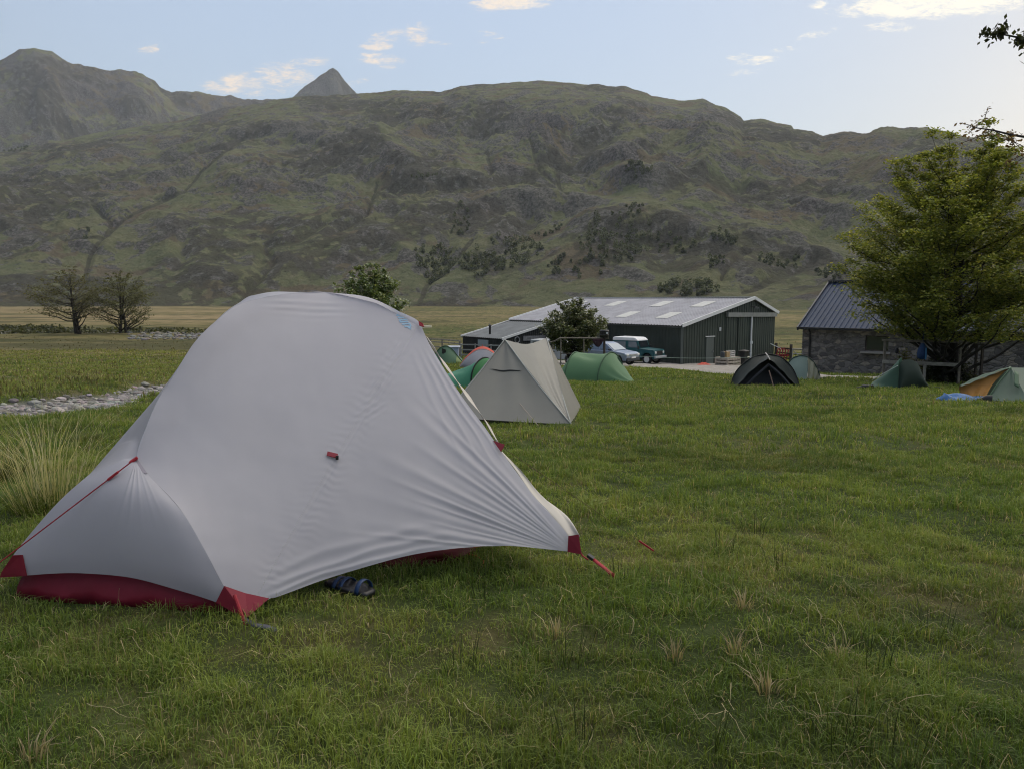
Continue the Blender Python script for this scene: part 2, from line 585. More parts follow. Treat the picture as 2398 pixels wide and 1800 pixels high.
def hill(name, prof, Rr, Rf, u0, u1, nu, nr, seed, relief, shape=1.2, bumps=(), gullies=(), label=None, crags=0):
    """a ridge line surveyed as photo pixels, standing at real distances; slopes run down to the valley floor"""
    us = np.linspace(u0, u1, nu)
    pu = [p[0] for p in prof]; pv = [p[1] for p in prof]
    azp, elp = [], []
    for u, v in zip(pu, pv):
        d = ray(u, v); azp.append(math.atan2(d.x, d.y)); elp.append(d.z / math.hypot(d.x, d.y))
    az = np.linspace(math.atan2(ray(u0, 300).x, ray(u0, 300).y), math.atan2(ray(u1, 300).x, ray(u1, 300).y), nu)
    el = np.interp(az, azp, elp)
    azu = lambda u, v: math.atan2(ray(u, v).x, ray(u, v).y)
    rr = np.interp(az, [azu(a, 300) for a, _ in Rr], [b for _, b in Rr])
    rf = np.interp(az, [azu(a, 300) for a, _ in Rf], [b for _, b in Rf])
    zr = CAM_H + el * rr
    t = np.concatenate([np.linspace(-.04, 1, nr - 24), np.linspace(1, 1.5, 25)[1:]])
    T, A = np.meshgrid(t, az, indexing='ij')
    RR = rf[None] + (rr - rf)[None] * T
    X, Y = RR * np.sin(A), RR * np.cos(A)
    tt = np.clip(T, 0, 1)
    Z = VALLEY - .6 + (zr[None] - VALLEY + .6) * tt ** shape
    back = np.clip(T - 1, 0, 1)
    Z = Z - (zr[None] - VALLEY) * (.55 * back + .8 * back ** 2)
    warpx = 60 * fbm(X * .004, Y * .004, 3, seed + 1); warpy = 60 * fbm(X * .004 + 7, Y * .004, 3, seed + 2)
    Xw, Yw = X + warpx, Y + warpy
    env = np.sin(np.pi * np.clip(tt, 0, 1)) ** .7 * (T < 1)
    big = fbm(Xw * .0045, Yw * .0045, 4, seed + 3)
    rid = ridged(Xw * .007, Yw * .007, 5, seed + 4)
    small = ridged(X * .03, Y * .03, 4, seed + 5)
    Z = Z + relief * env * (1.1 * big + .38 * rid) + relief * .07 * small * (env + .12)
    Z = Z + relief * .05 * fbm(X * .1, Y * .1, 3, seed + 6) * (env + .2)
    Z = Z + relief * .11 * fbm(X * .022, Y * .022, 4, seed + 21) * sstep(T, .8, 1.0)
    # surveyed knolls, hollows and gullies: (u, v, wide, tall, height)
    EL = (Z - CAM_H) / RR
    PU = CX + FPX * np.tan(A) * (CP + 0 * EL) / 1.0
    PV = CY - FPX * (EL / np.cos(A) * CP + SP) / (CP - EL / np.cos(A) * SP)
    PU = CX + FPX * np.tan(A) / (CP - EL / np.cos(A) * SP)
    rock = np.zeros_like(Z); lush = np.zeros_like(Z); brown = np.zeros_like(Z)
    jit = 14 * fbm(X * .012, Y * .012, 4, seed + 9)
    rb = np.random.default_rng(seed + 500)
    extra = []
    for _ in range(crags):
        u, v = rb.uniform(-150, 2500), rb.uniform(225, 700); w = rb.uniform(18, 75) * (.6 + .4 * (v - 150) / 500)
        extra.append((u, v, w, w * rb.uniform(.22, .36), rb.uniform(1.5, 5), 'r', rb.uniform(.4, .9), rb.uniform(-.35, .45)))
    for (u, v, w, h, dz, kind, amt, tilt) in list(bumps) + extra:
        c_, s_ = math.cos(tilt), math.sin(tilt)
        mid = PU[nr // 2]; j0, j1 = np.searchsorted(mid, [u - 3.2 * (w + h) - 30, u + 3.2 * (w + h) + 30]); sl_ = slice(max(0, j0), max(1, j1))
        du, dv = PU[:, sl_] - u + jit[:, sl_], PV[:, sl_] - v + jit[:, sl_] * .4
        qv = (-du * s_ + dv * c_) / h
        k = np.exp(-((du * c_ + dv * s_) / w) ** 2 - qv ** 2)
        Z[:, sl_] += dz * (1.1 if kind == 'r' else 1) * k * sstep(T[:, sl_], .0, .09)
        if kind == 'r': rock[:, sl_] = np.maximum(rock[:, sl_], amt * sstep(k, .25, .6) * sstep(qv, -.55, .15))
        elif kind == 'g': lush[:, sl_] = np.maximum(lush[:, sl_], amt * sstep(k, .2, .8))
        elif kind == 'b': brown[:, sl_] = np.maximum(brown[:, sl_], amt * sstep(k, .2, .8))
    gul = np.zeros_like(Z)
    wob = 9 * fbm(X * .02, Y * .02, 3, seed + 14)
    for line, wd in gullies:
        best = np.full(Z.shape, 1e9)
        for (u0_, v0_), (u1_, v1_) in zip(line[:-1], line[1:]):
            dx, dy = u1_ - u0_, v1_ - v0_
            tt_ = np.clip(((PU + wob - u0_) * dx + (PV - v0_) * dy) / (dx * dx + dy * dy), 0, 1)
            best = np.minimum(best, np.hypot(PU + wob - u0_ - tt_ * dx, PV - v0_ - tt_ * dy))
        gul = np.maximum(gul, sstep(best, wd * 1.5, wd * .5)); Z = Z - 3.5 * sstep(best, wd * 3.2, 0) * sstep(T, 0, .06)
    # slope and texture decide where bare rock, heather and grass lie
    gz0, gz1 = np.gradient(Z)
    sl = np.abs(gz0) / np.maximum(np.abs(np.gradient(RR)[0]), 1e-3)
    crag = ridged(Xw * .02, Yw * .02, 5, seed + 7)
    patch = fbm(X * .011, Y * .02, 5, seed + 8)
    mott = fbm(X * .05, Y * .05, 4, seed + 10)
    fine = ridged(X * .055, Y * .055, 4, seed + 15)
    lumps = fbm(X * .006, Y * .006, 3, seed + 16)
    dark = np.clip(sstep(fine + .5 * mott + .7 * lumps, .18, .62) + .6 * sstep(-mott - .4 * patch, .18, .5), 0, 1)
    dark = np.maximum(dark * (.3 + .55 * sstep(lumps, -.2, .25)), gul)
    rock = np.clip(rock * (.45 + 1.0 * sstep(crag + .6 * mott, -.15, .45)) + .75 * sstep(crag + .45 * mott + .6 * (sl - .38) + .4 * lumps, .50, .70), 0, 1)
    heath = np.clip(brown + sstep(patch + .4 * mott, .02, .30), 0, 1)
    lush = np.clip(lush + .6 * sstep(-patch + .3 * mott, .12, .4), 0, 1)
    o = np_mesh(name, np.stack([X, Y, Z], -1).reshape(-1, 3), grid_faces(*X.shape)[:, ::-1], [HM],
                attrs={'rock': rock, 'heath': heath, 'lush': lush, 'dark': dark})
    tag(o, label, kind='structure')
    return o, (X, Y, Z, PU, PV)


def hill_material():
    m_ = bpy.data.materials.new('hillside'); m_.use_nodes = True
    t = NT(m_.node_tree); b = t.n['Principled BSDF']
    oc = t.node('ShaderNodeTexCoord').outputs['Object']
    at_ = lambda n: t.node('ShaderNodeAttribute', attribute_name=n).outputs['Fac']
    n1 = t.noise(oc, .02, 9, .72, .4); n2 = t.noise(oc, .09, 8, .75, .3); n3 = t.noise(oc, .3, 6, .75)
    grass = t.mix(t.ramp(n1, .35, .65), (.140, .142, .076), (.103, .116, .062))
    grass = t.mix(t.ramp(n2, .5, .72), grass, (.188, .174, .115))
    c = t.mix(t.m('MULTIPLY', at_('lush'), .85), grass, (.112, .132, .066))
    hn = t.ramp(t.m('ADD', at_('heath'), t.m('MULTIPLY', t.m('SUBTRACT', n2, .5), 1.6)), .25, .8)
    c = t.mix(t.m('MULTIPLY', hn, .75), c, t.mix(n3, (.085, .068, .05), (.135, .10, .068)))
    rn = t.ramp(t.m('ADD', at_('rock'), t.m('MULTIPLY', t.m('SUBTRACT', n2, .5), 1.5)), .4, .75)
    rockc = t.mix(t.ramp(n3, .35, .65), (.042, .042, .044), (.15, .143, .14))
    c = t.mix(t.m('MULTIPLY', rn, .85), c, rockc)
    c = t.mix(t.m('MULTIPLY', t.ramp(t.m('ADD', at_('dark'), t.m('MULTIPLY', t.m('SUBTRACT', n3, .5), .6)), .35, .8), .75), c, (.052, .050, .036))
    dk = t.ramp(n2, .32, .48, .6, 1.0)
    c = t.vm('SCALE', c, t.m('MULTIPLY', dk, t.m('ADD', .85, t.m('MULTIPLY', n3, .55))))
    t.l.new(c, b.inputs['Base Color'])
    b.inputs['Roughness'].default_value = .95
    b.inputs['Specular IOR Level'].default_value = .1
    bn = t.node('ShaderNodeBump'); bn.inputs['Strength'].default_value = 1.0; bn.inputs['Distance'].default_value = 7.0
    t.l.new(t.m('ADD', n2, t.m('MULTIPLY', n3, .4)), bn.inputs['Height'])
    t.l.new(bn.outputs[0], b.inputs['Normal'])
    return m_


HM = hill_material()
MAIN = [(-1500, 560), (-700, 450), (-300, 400), (45, 349), (226, 313), (430, 281), (560, 252), (669, 232), (760, 226), (838, 221), (900, 218), (954, 215), (1022, 219),
        (1076, 207), (1180, 202), (1262, 195), (1329, 196), (1370, 202), (1402, 201), (1424, 205), (1460, 203), (1483, 212), (1515, 221),
        (1524, 229), (1605, 242), (1628, 239), (1646, 233), (1668, 244), (1696, 257), (1734, 280), (1741, 290), (1759, 282), (1781, 280),
        (1818, 291), (1854, 298), (1858, 305), (1900, 309), (1928, 323), (1975, 310), (2027, 313), (2063, 305), (2099, 307), (2170, 304),
        (2206, 309), (2242, 316), (2297, 325), (2337, 343), (2398, 359), (2700, 400), (3400, 440), (4600, 520)]
BUMPS = [  # u, v, half width, half height, metres up, cover, amount, tilt
    (1290, 500, 150, 32, 22, 'r', .55, .05), (1190, 540, 60, 30, 8, 'r', .6, -.5), (1420, 560, 150, 50, 18, 'r', .45, -.3), (1640, 560, 110, 26, 10, 'r', .75, .35),
    (1160, 490, 60, 16, 6, 'r', .9, .0), (1480, 410, 60, 20, 10, 'r', .7, .1), (1440, 365, 70, 16, 10, 'r', .6, -.2), (1180, 390, 45, 14, 8, 'r', .9, .1),
    (1090, 415, 60, 16, 8, 'r', .6, .1), (960, 420, 70, 18, 8, 'r', .7, .2), (760, 330, 110, 26, 10, 'r', .7, .3), (900, 350, 120, 30, 10, 'r', .65, .5),
    (640, 300, 120, 16, 4, 'r', .7, -.1), (620, 380, 130, 22, 4, 'r', .5, .1), (850, 565, 60, 24, 8, 'r', .85, -.3), (500, 640, 70, 20, 4, 'r', .7, .2),
    (540, 575, 50, 12, 3, 'r', .7, .1), (670, 520, 50, 12, 3, 'r', .6, 0), (940, 590, 60, 24, 6, 'r', .5, .6), (1530, 265, 60, 14, 4, 'r', .8, .1),
    (1640, 285, 80, 16, 6, 'r', .6, .1), (1700, 280, 40, 26, 4, 'r', .7, .6), (1195, 255, 60, 14, 4, 'r', .8, -.5), (1060, 240, 60, 18, -6, 'r', .5, .6),
    (1720, 640, 110, 20, 8, 'r', .4, .1), (1600, 700, 90, 22, 6, 'r', .3, -.1), (1850, 590, 60, 12, 4, 'r', .6, .1), (2070, 560, 40, 60, 0, 'r', .35, 0),
    (20, 525, 40, 22, 6, 'r', .7, 0), (200, 560, 60, 18, 0, 'r', .5, .7), (320, 520, 60, 20, 0, 'r', .35, .2), (140, 400, 160, 14, 3, 'r', .3, .05),
    (1430, 440, 120, 20, -4, 'g', .9, -.1), (1650, 500, 60, 24, 0, 'g', .9, .2), (1300, 360, 160, 60, -8, 'g', .5, 0), (1120, 330, 50, 60, -10, 'g', .5, .2),
    (1750, 420, 130, 60, 0, 'g', .4, .2), (700, 480, 200, 30, 0, 'g', .35, -.1), (330, 300, 250, 14, 0, 'g', .5, -.12), (1560, 640, 90, 30, 0, 'g', .3, 0),
    (1330, 460, 170, 14, 0, 'b', .2, .1), (1330, 690, 120, 18, 0, 'b', .35, .1), (1000, 690, 120, 18, 0, 'b', .4, .1), (300, 660, 160, 30, 0, 'b', .4, .1),
    (2000, 330, 160, 30, 0, 'b', .7, .05), (2050, 400, 140, 40, 0, 'b', .6, .1), (600, 430, 200, 30, 0, 'b', .45, 0), (250, 440, 160, 30, 0, 'b', .5, 0), (1200, 300, 110, 30, 0, 'b', .3, .2),
    (1030, 610, 26, 90, -9, 'x', 0, .55), (420, 600, 16, 70, -5, 'x', 0, .35), (620, 590, 14, 60, -5, 'x', 0, .3), (1330, 280, 300, 60, 20, 'x', 0, .1)]
GUL = [([(215, 470), (260, 520), (235, 560), (205, 600), (200, 640), (178, 690)], 5), ([(300, 500), (250, 545), (150, 560)], 4), ([(760, 520), (700, 560), (620, 575), (640, 610), (610, 650), (560, 705)], 4), ([(1100, 560), (1060, 600), (1000, 655), (985, 715)], 6),
       ([(1900, 610), (1840, 650), (1740, 680)], 5), ([(1305, 400), (1315, 440), (1290, 470), (1330, 500)], 5), ([(1140, 340), (1150, 400), (1130, 440)], 4), ([(560, 330), (470, 400), (430, 450), (300, 500)], 4), ([(1240, 320), (1260, 380), (1300, 420)], 3), ([(880, 430), (860, 500), (790, 540)], 3), ([(1750, 600), (1690, 655)], 4)]
hills, HMAIN = hill('hills', MAIN, [(-900, 1750), (300, 1800), (900, 1700), (1300, 1650), (1800, 1500), (2400, 1300), (3600, 1000)],
                    [(-900, 640), (300, 640), (1100, 560), (1700, 470), (2400, 430), (3600, 400)], -1100, 4200, 1700, 470, 100, 42, 1.12, BUMPS, GUL, crags=60)
LEFT = [(-1500, 330), (-700, 250), (-250, 215), (-60, 165), (0, 146), (45, 119), (81, 114), (122, 123), (158, 148), (190, 155), (249, 168), (289, 166), (334, 175), (362, 191), (375, 207),
        (402, 216), (452, 216), (542, 227), (588, 234), (655, 234), (760, 240), (1000, 265), (1400, 330)]
LB = [(60, 150, 60, 30, 0, 'r', .9, .3), (130, 200, 90, 40, 10, 'r', .6, .2), (300, 210, 90, 34, 10, 'r', .6, .4), (330, 265, 60, 16, 8, 'r', .8, .2), (120, 255, 50, 18, 5, 'r', .8, .2),
      (200, 200, 160, 60, 0, 'b', .9, .2), (520, 245, 160, 30, 0, 'b', .8, 0), (250, 260, 20, 60, -14, 'x', 0, .4), (60, 250, 16, 60, -14, 'x', 0, .3)]
mountain, HLEFT = hill('mountain', LEFT, [(-900, 2900), (300, 3000), (1400, 3200)], [(-900, 1750), (300, 1900), (1400, 2200)], -1100, 1400, 700, 230, 200, 90, 1.1, LB, crags=40)
PEAK = [(560, 262), (640, 246), (678, 233), (716, 203), (748, 179), (771, 163), (780, 161), (791, 167), (807, 190), (838, 221), (900, 262), (960, 300)]
PB = [(780, 200, 60, 40, 0, 'r', 1.0, 0)]
peak, HPEAK = hill('peak', PEAK, [(560, 3600), (960, 3600)], [(560, 3050), (960, 3050)], 565, 955, 220, 150, 300, 75, .85, PB)

# ------------------------------------------------------------------ the big pale tent in front
def P3(pts):
    return [np.array(at(*p)) for p in pts]


def curve(pts, n, smooth=True):
    """resample a polyline (Catmull-Rom) to n points"""
    P = np.array(pts, float)
    if len(P) == 2 or not smooth:
        Q = P
    else:
        E = np.vstack([2 * P[0] - P[1], P, 2 * P[-1] - P[-2]])
        out = []
        for i in range(1, len(E) - 2):
            t = np.linspace(0, 1, 14, endpoint=False)[:, None]
            a, b, c, d = E[i - 1], E[i], E[i + 1], E[i + 2]
            out.append(.5 * (2 * b + (c - a) * t + (2 * a - 5 * b + 4 * c - d) * t ** 2 + (3 * b - 3 * c + d - a) * t ** 3))
        Q = np.vstack(out + [P[-1:]])
    L = np.concatenate([[0], np.cumsum(np.linalg.norm(np.diff(Q, axis=0), axis=1))])
    t = np.linspace(0, L[-1], n)
    return np.stack([np.interp(t, L, Q[:, k]) for k in range(3)], -1)


def coons(left, right, bottom, top, ns, nt_, bulge=0.0, bdir=None):
    """taut cloth spanned between four seams; left/right run upwards, bottom/top run left to right"""
    l, r = curve(left, nt_), curve(right, nt_)
    b, t_ = curve(bottom, ns), curve(top, ns)
    s = np.linspace(0, 1, ns)[None, :, None]; t = np.linspace(0, 1, nt_)[:, None, None]
    S_ = (1 - t) * b[None] + t * t_[None] + (1 - s) * l[:, None] + s * r[:, None] - (
        (1 - s) * (1 - t) * b[0] + s * (1 - t) * b[-1] + (1 - s) * t * t_[0] + s * t * t_[-1])
    if bulge:
        S_ = S_ + bulge * np.sin(np.pi * s) * np.sin(np.pi * t) * np.array(bdir)
    return S_


def relax(S_, n, ns, nt_):
    """let the cloth pull itself taut between its seams, then resample it finely"""
    for _ in range(n):
        S_[1:-1, 1:-1] = .25 * (S_[:-2, 1:-1] + S_[2:, 1:-1] + S_[1:-1, :-2] + S_[1:-1, 2:])
    a = np.linspace(0, S_.shape[0] - 1, nt_); b = np.linspace(0, S_.shape[1] - 1, ns)
    i = np.clip(a.astype(int), 0, S_.shape[0] - 2); f = (a - i)[:, None, None]
    T = S_[i] * (1 - f) + S_[i + 1] * f
    j = np.clip(b.astype(int), 0, S_.shape[1] - 2); f = (b - j)[None, :, None]
    T = T[:, j] * (1 - f) + T[:, j + 1] * f
    for _ in range(8):
        T[1:-1, 1:-1] = .2 * (T[:-2, 1:-1] + T[2:, 1:-1] + T[1:-1, :-2] + T[1:-1, 2:] + T[1:-1, 1:-1])
    return T


def normals(S_):
    du = np.gradient(S_, axis=1); dv = np.gradient(S_, axis=0)
    n = np.cross(du, dv)
    return n / np.maximum(np.linalg.norm(n, axis=-1, keepdims=True), 1e-9)


def to_px(S_):
    X, Y, Z = S_[..., 0], S_[..., 1], S_[..., 2] - CAM_H
    f = Y * CP - Z * SP; up = Y * SP + Z * CP
    return CX + FPX * X / f, CY - FPX * up / f


def join_grids(name, grids, m_, parent=None, flip=()):
    V, F, o = [], [], 0
    for i, S_ in enumerate(grids):
        V.append(S_.reshape(-1, 3)); f = grid_faces(*S_.shape[:2]) + o
        if i in flip: f = f[:, ::-1]
        F.append(f); o += S_.shape[0] * S_.shape[1]
    return np_mesh(name, np.vstack(V), np.vstack(F), [m_], parent)


def cloth(name, col, trans=.3, rough=.55, var=.06, scale=3.0, weave=True, spec=.3):
    m_ = mat(name, col, rough, var=var, scale=scale, trans=trans, spec=spec, bump=.04, bscale=900 if weave else 60)
    return m_


M_FLY = mat('pale_grey_ripstop', (.555, .555, .615), .42, var=.05, scale=2.5, trans=.50, spec=.3)
M_RED = cloth('red_nylon', (.20, .012, .03), .12, var=.2, scale=8)
M_REDL = mat('red_webbing', (.30, .013, .025), .6, var=.2, scale=60)
M_BEIGE = cloth('warm_lit_cloth', (.57, .54, .49), .2)  # warm light coming through the flap, put into its colour
M_BLACK = mat('black_plastic', (.015, .015, .017), .4)
M_STRAP = mat('grey_strap', (.06, .065, .085), .6, var=.3, scale=40)
M_CREAM = mat('cream_cord', (.75, .70, .55), .7)
M_STITCH = mat('white_stitching', (.78, .78, .78), .8)
M_GREY = mat('aluminium', (.5, .5, .52), .35, metal=.9)

SPINE = [(320, 1071, 3.22), (348, 985, 3.33), (376, 924, 3.42), (400, 890, 3.47), (455, 803, 3.6), (510, 748, 3.75), (560, 713, 3.9), (630, 694, 4.05)]
RIDGE_B = [(579, 1443, 2.87), (525, 1372, 2.9), (475, 1278, 2.95), (421, 1190, 3.02), (345, 1108, 3.15)]
POLE_A = [(8, 1345, 3.12), (30, 1300, 3.12), (111, 1202, 3.14), (171, 1142, 3.16), (217, 1110, 3.18), (282, 1078, 3.2)]
BROW = [(630, 694, 4.05), (695, 686, 4.2), (760, 684, 4.33), (824, 696, 4.33), (900, 717, 4.32), (965, 743, 4.3), (984, 757, 4.28)]
EDGE_C = [(1330, 1290, 3.42), (1332, 1256, 3.44), (1291, 1206, 3.50), (1250, 1161, 3.57), (1215, 1113, 3.65), (1174, 1057, 3.74), (1136, 1000, 3.84),
          (1085, 932, 3.96), (1041, 865, 4.08), (1003, 801, 4.2), (984, 757, 4.28)]
HEM_C = [(579, 1443, 2.87), (629, 1402, 2.95), (651, 1396, 2.97), (759, 1356, 3.09), (868, 1323, 3.18), (976, 1296, 3.27), (1085, 1282, 3.33), (1193, 1278, 3.38), (1330, 1290, 3.42)]

tent = empty('backpacking_tent', at(330, 1420, 3.0), 0, 'large pale grey dome tent with dark red corners, filling the front left of the field', 'tent')
TL = Vector(tent.location)


def loc(S_):
    return S_ - np.array(TL)


spine = P3(SPINE); ridge = P3(RIDGE_B); pole = P3(POLE_A); brow = P3(BROW); edge = P3(EDGE_C); hem = P3(HEM_C)
K2 = np.array(at(760, 684, 4.33))
E2 = np.array(at(545, 722, 4.5)); C2 = np.array(at(104, 1232, 4.5))
AX = np.array([.25, .97, 0.0])
Dr = np.array([-.47, 4.96, -.06]); Dl = np.array([-1.62, 5.25, -.10]); Q = K2 + np.array([.27, 1.05, -.72])
rear = [Q, Q + (K2 - Q) * .3 + np.array([0, 0, .2]), Q + (K2 - Q) * .65 + np.array([0, 0, .16]), K2]
front = relax(coons(ridge + spine, edge, hem, brow, 87, 81), 700, 430, 400)
# wrinkles: taut folds that run out of the pegged corner, along the door edge, along the hem and beside the stitched seam
U, V = to_px(front)
Nn = normals(front)
if (Nn[200, 200] @ (np.array([0, 0, CAM_H]) - front[200, 200])) < 0: Nn = -Nn
dC = np.hypot(U - 1352, V - 1300); phi = np.degrees(np.arctan2(1300 - V, 1352 - U))
rng = np.random.default_rng(5)
D = np.zeros_like(U)
for k in range(15):
    a0 = 1.5 + 48 * ((k + .6 * rng.random()) / 15) ; w = .75 + 1.1 * rng.random()
    r0, r1 = 40 + 50 * rng.random(), 330 + 300 * rng.random()
    drift = (dC - 250) * .004 * (rng.random() - .5)
    D += (.0045 + .0075 * rng.random()) * np.exp(-((phi - a0 - drift) / w) ** 2) * sstep(dC, 12, r0) * sstep(dC, r1, r1 * .45) * np.minimum(1, dC / 230)
sx, sy = 984 - 600, 757 - 1400
ln = math.hypot(sx, sy); sd = ((U - 600) * sy - (V - 1400) * sx) / ln; sa = ((U - 600) * sx + (V - 1400) * sy) / ln
pk = np.sin(sa * .33 + 3 * perlin(sa * .012, sd * .03, 3) + sd * .10) * np.exp(-(np.abs(sd) / 34) ** 1.5) * (.35 + .65 * sstep(perlin(sa * .010, sd * .01 + 5, 8), -.2, .4))
D += .0009 * pk * sstep(sa, 20, 70) * sstep(sa, ln - 10, ln - 80)
D -= .0016 * np.exp(-(sd / 2.6) ** 2)
hv = np.interp(U, [579, 629, 651, 759, 868, 976, 1085, 1193, 1330], [1443, 1402, 1396, 1356, 1323, 1296, 1282, 1278, 1290])
dh = hv - V
for d0, w, a in ((10, 6, .009), (31, 9, .010), (60, 12, .007)):
    D += a * np.exp(-((dh - d0 - 10 * perlin(U * .006, dh * 0 + d0, 2)) / w) ** 2) * sstep(U, 600, 690) * sstep(U, 1120, 900)
ev = np.interp(V, [757, 801, 865, 932, 1000, 1057, 1113, 1161], [984, 1003, 1041, 1085, 1136, 1174, 1215, 1250])
de = ev - U
for d0, w, a in ((7, 4, .004), (20, 5, .0045), (36, 6, .0035), (56, 7, .0025)):
    D += a * np.exp(-((de - d0 * (1 + .004 * (V - 850)) - 5 * perlin(V * .01, d0 + 0 * V, 4)) / w) ** 2) * sstep(V, 800, 880) * sstep(V, 1120, 1000)
for uu, vv, aa, ww in ((740, 722, 0, 60), (690, 716, 0, 50), (930, 830, -.9, 24), (890, 905, -.9, 26), (870, 960, -.6, 28)):
    c_, s_ = math.cos(aa), math.sin(aa)
    p_ = (U - uu) * c_ + (V - vv) * s_; q_ = -(U - uu) * s_ + (V - vv) * c_
    D += .0028 * np.sin(q_ * .42) * np.exp(-(p_ / ww) ** 2 - (q_ / 20) ** 2)
D += .006 * fbm(U * .006, V * .006, 3, 12)
front = front + Nn * D[..., None]
left = coons(pole + spine, [C2, (C2 + E2) / 2, E2], [pole[0], (pole[0] + C2) / 2 + np.array([.1, 0, .07]), C2], [spine[-1], (spine[-1] + E2) / 2 + np.array([0, 0, .035]), E2], 120, 200)
rearr = coons([edge[0]] + edge[2:], [Dr] + rear, [edge[0], (edge[0] + Dr) / 2 + np.array([-.15, 0, .1]), Dr], [edge[-1], (edge[-1] + K2) / 2 + np.array([0, 0, .05]), K2], 120, 120)
rearl = coons([C2, (C2 + E2) / 2, E2], [Dl] + rear, [C2, (C2 + Dl) / 2 + np.array([.1, 0, .08]), Dl], [E2, (E2 + K2) / 2 + np.array([0, 0, .03]), K2], 80, 80)
capt = coons([spine[-1], spine[-1] + (E2 - spine[-1]) * .5 + np.array([0, 0, .035]), E2], [brow[0], brow[1], brow[2]], [spine[-1], spine[-1] * .999 + K2 * .001], [E2, (E2 + K2) / 2 + np.array([0, 0, .03]), K2], 40, 40)
fly = join_grids('flysheet', [loc(front), loc(left), loc(rearr), loc(rearl), loc(capt)], M_FLY, tent)
# end panel between the two foot corners
HEM_E = [(8, 1345, 3.12), (62, 1346, 3.10), (120, 1342, 3.08), (190, 1341, 3.05), (304, 1351, 3.0), (411, 1379, 2.95), (506, 1409, 2.9), (579, 1443, 2.87)]
hemE = P3(HEM_E)
top = np.array(at(320, 1071, 3.22))
endp = coons(pole + [top], ridge + [top], hemE, [top, top + np.array([1e-4, 0, 0])], 170, 150, .05, (-.1, -.9, .2))
Ue, Ve = to_px(endp); Ne = normals(endp)
ph = np.degrees(np.arctan2(Ve - 1071, Ue - 320)); dd = np.hypot(Ue - 320, Ve - 1071)
De = np.zeros_like(Ue)
for a0, w, amp in ((97, 2.2, .0022), (106, 2.6, .0026), (86, 2.5, .0014), (74, 2, .001), (66, 2, .001), (139, 1.6, .0014)):
    De += amp * np.exp(-((ph - a0) / w) ** 2) * sstep(dd, 5, 40) * sstep(dd, 210, 60)
endp = endp - Ne * De[..., None] * np.sign((Ne[75, 85] @ np.array([0, 1.0, 0])))
end = join_grids('end_panel', [loc(endp)], M_FLY, tent)
rearp = coons([Dr, (Dr + Q) / 2 + np.array([.03, .06, .06]), Q], [Dl, (Dl + Q) / 2 + np.array([-.03, .06, .06]), Q], [Dr, (Dr + Dl) / 2 + np.array([0, 0, .1]), Dl], [Q, Q + np.array([-1e-4, 0, 0])], 30, 30)
join_grids('end_panel', [loc(rearp)], M_FLY, tent)


def patch(name, pts, m_, push=.006, parent=tent, thick=.003):
    """reinforcement sewn on the cloth: quads of photo points lifted a little off the fabric"""
    mb = MB(); eye = Vector((0, 0, CAM_H))
    for q in pts:
        w = [at(*p) for p in q]
        w = [p + (eye - p).normalized() * push - TL for p in w]
        mb.poly(w)
    return mb.build(name, m_, parent, solid=thick)


def ribbon(name, line, width, m_, parent=tent, org=None, thick=.0015, side=None):
    """flat webbing along a 3-D line"""
    org = TL if org is None else org
    L = [Vector(p) for p in line]; mb = MB(); rows = []
    for i, p in enumerate(L):
        t = (L[min(i + 1, len(L) - 1)] - L[max(i - 1, 0)]).normalized()
        s = t.cross(Vector(side) if side else Vector((0, -1, .35))).normalized() * width / 2
        rows.append([p - s - org, p + s - org])
    mb.grid(rows)
    return mb.build(name, m_, parent, smooth=True, solid=thick)


patch('corner_patch', [[(525, 1371, 2.9), (506, 1409, 2.895), (545, 1432, 2.875), (579, 1444, 2.865)], [(525, 1371, 2.9), (579, 1444, 2.865), (606, 1422, 2.9), (630, 1400, 2.945), (575, 1388, 2.93)]], M_RED, .012)
patch('corner_patch', [[(1331, 1254, 3.435), (1329, 1291, 3.42), (1362, 1297, 3.40), (1355, 1250, 3.43)]], M_RED, .012)
patch('corner_patch', [[(30, 1299, 3.12), (53, 1298, 3.118), (63, 1347, 3.10), (0, 1351, 3.12), (4, 1338, 3.12)]], M_RED, .02)
patch('gusset', [[(320, 1072, 3.22), (284, 1100, 3.185), (313, 1104, 3.16), (345, 1107, 3.15)]], cloth('lilac_mesh', (.40, .37, .42), .3), .012)
# door rolled back along the zip edge
fl_in = curve(P3([(1174, 1057, 3.76), (1215, 1113, 3.67), (1250, 1161, 3.59), (1291, 1206, 3.52), (1333, 1262, 3.45)]), 30)
fl_out = curve(P3([(1176, 1056, 3.80), (1222, 1112, 3.74), (1252, 1150, 3.68), (1296, 1184, 3.62), (1332, 1214, 3.56), (1356, 1252, 3.47)]), 30)
rows = []
for i in range(30):
    a, b = Vector(fl_in[i]), Vector(fl_out[i])
    rows.append([a + (b - a) * s - TL + Vector((.02 * math.sin(s * 3.1) , .014 * math.sin(s * 6), .006 * math.sin(s * 9 + i * .25))) * min(1, i / 6) for s in np.linspace(0, 1, 10)])
mb = MB(); mb.grid(rows); mb.build('door_flap', M_BEIGE, tent, smooth=True, solid=.0012)
# second, upper flap shows behind the edge
fl2 = curve(P3([(1000, 790, 4.3), (1041, 853, 4.2), (1100, 935, 4.05), (1140, 990, 3.95), (1168, 1040, 3.85)]), 24)
rows = []
for i in range(24):
    p = Vector(fl2[i]); wv = math.sin(math.pi * i / 23)
    rows.append([p + Vector((.016 * s * wv + .005 * math.sin(i * .9 + s * 3), .05 * s, -.02 * s)) - TL for s in np.linspace(-.4, 1, 7)])
mb = MB(); mb.grid(rows); mb.build('door_flap', M_BEIGE, tent, smooth=True, solid=.0012)
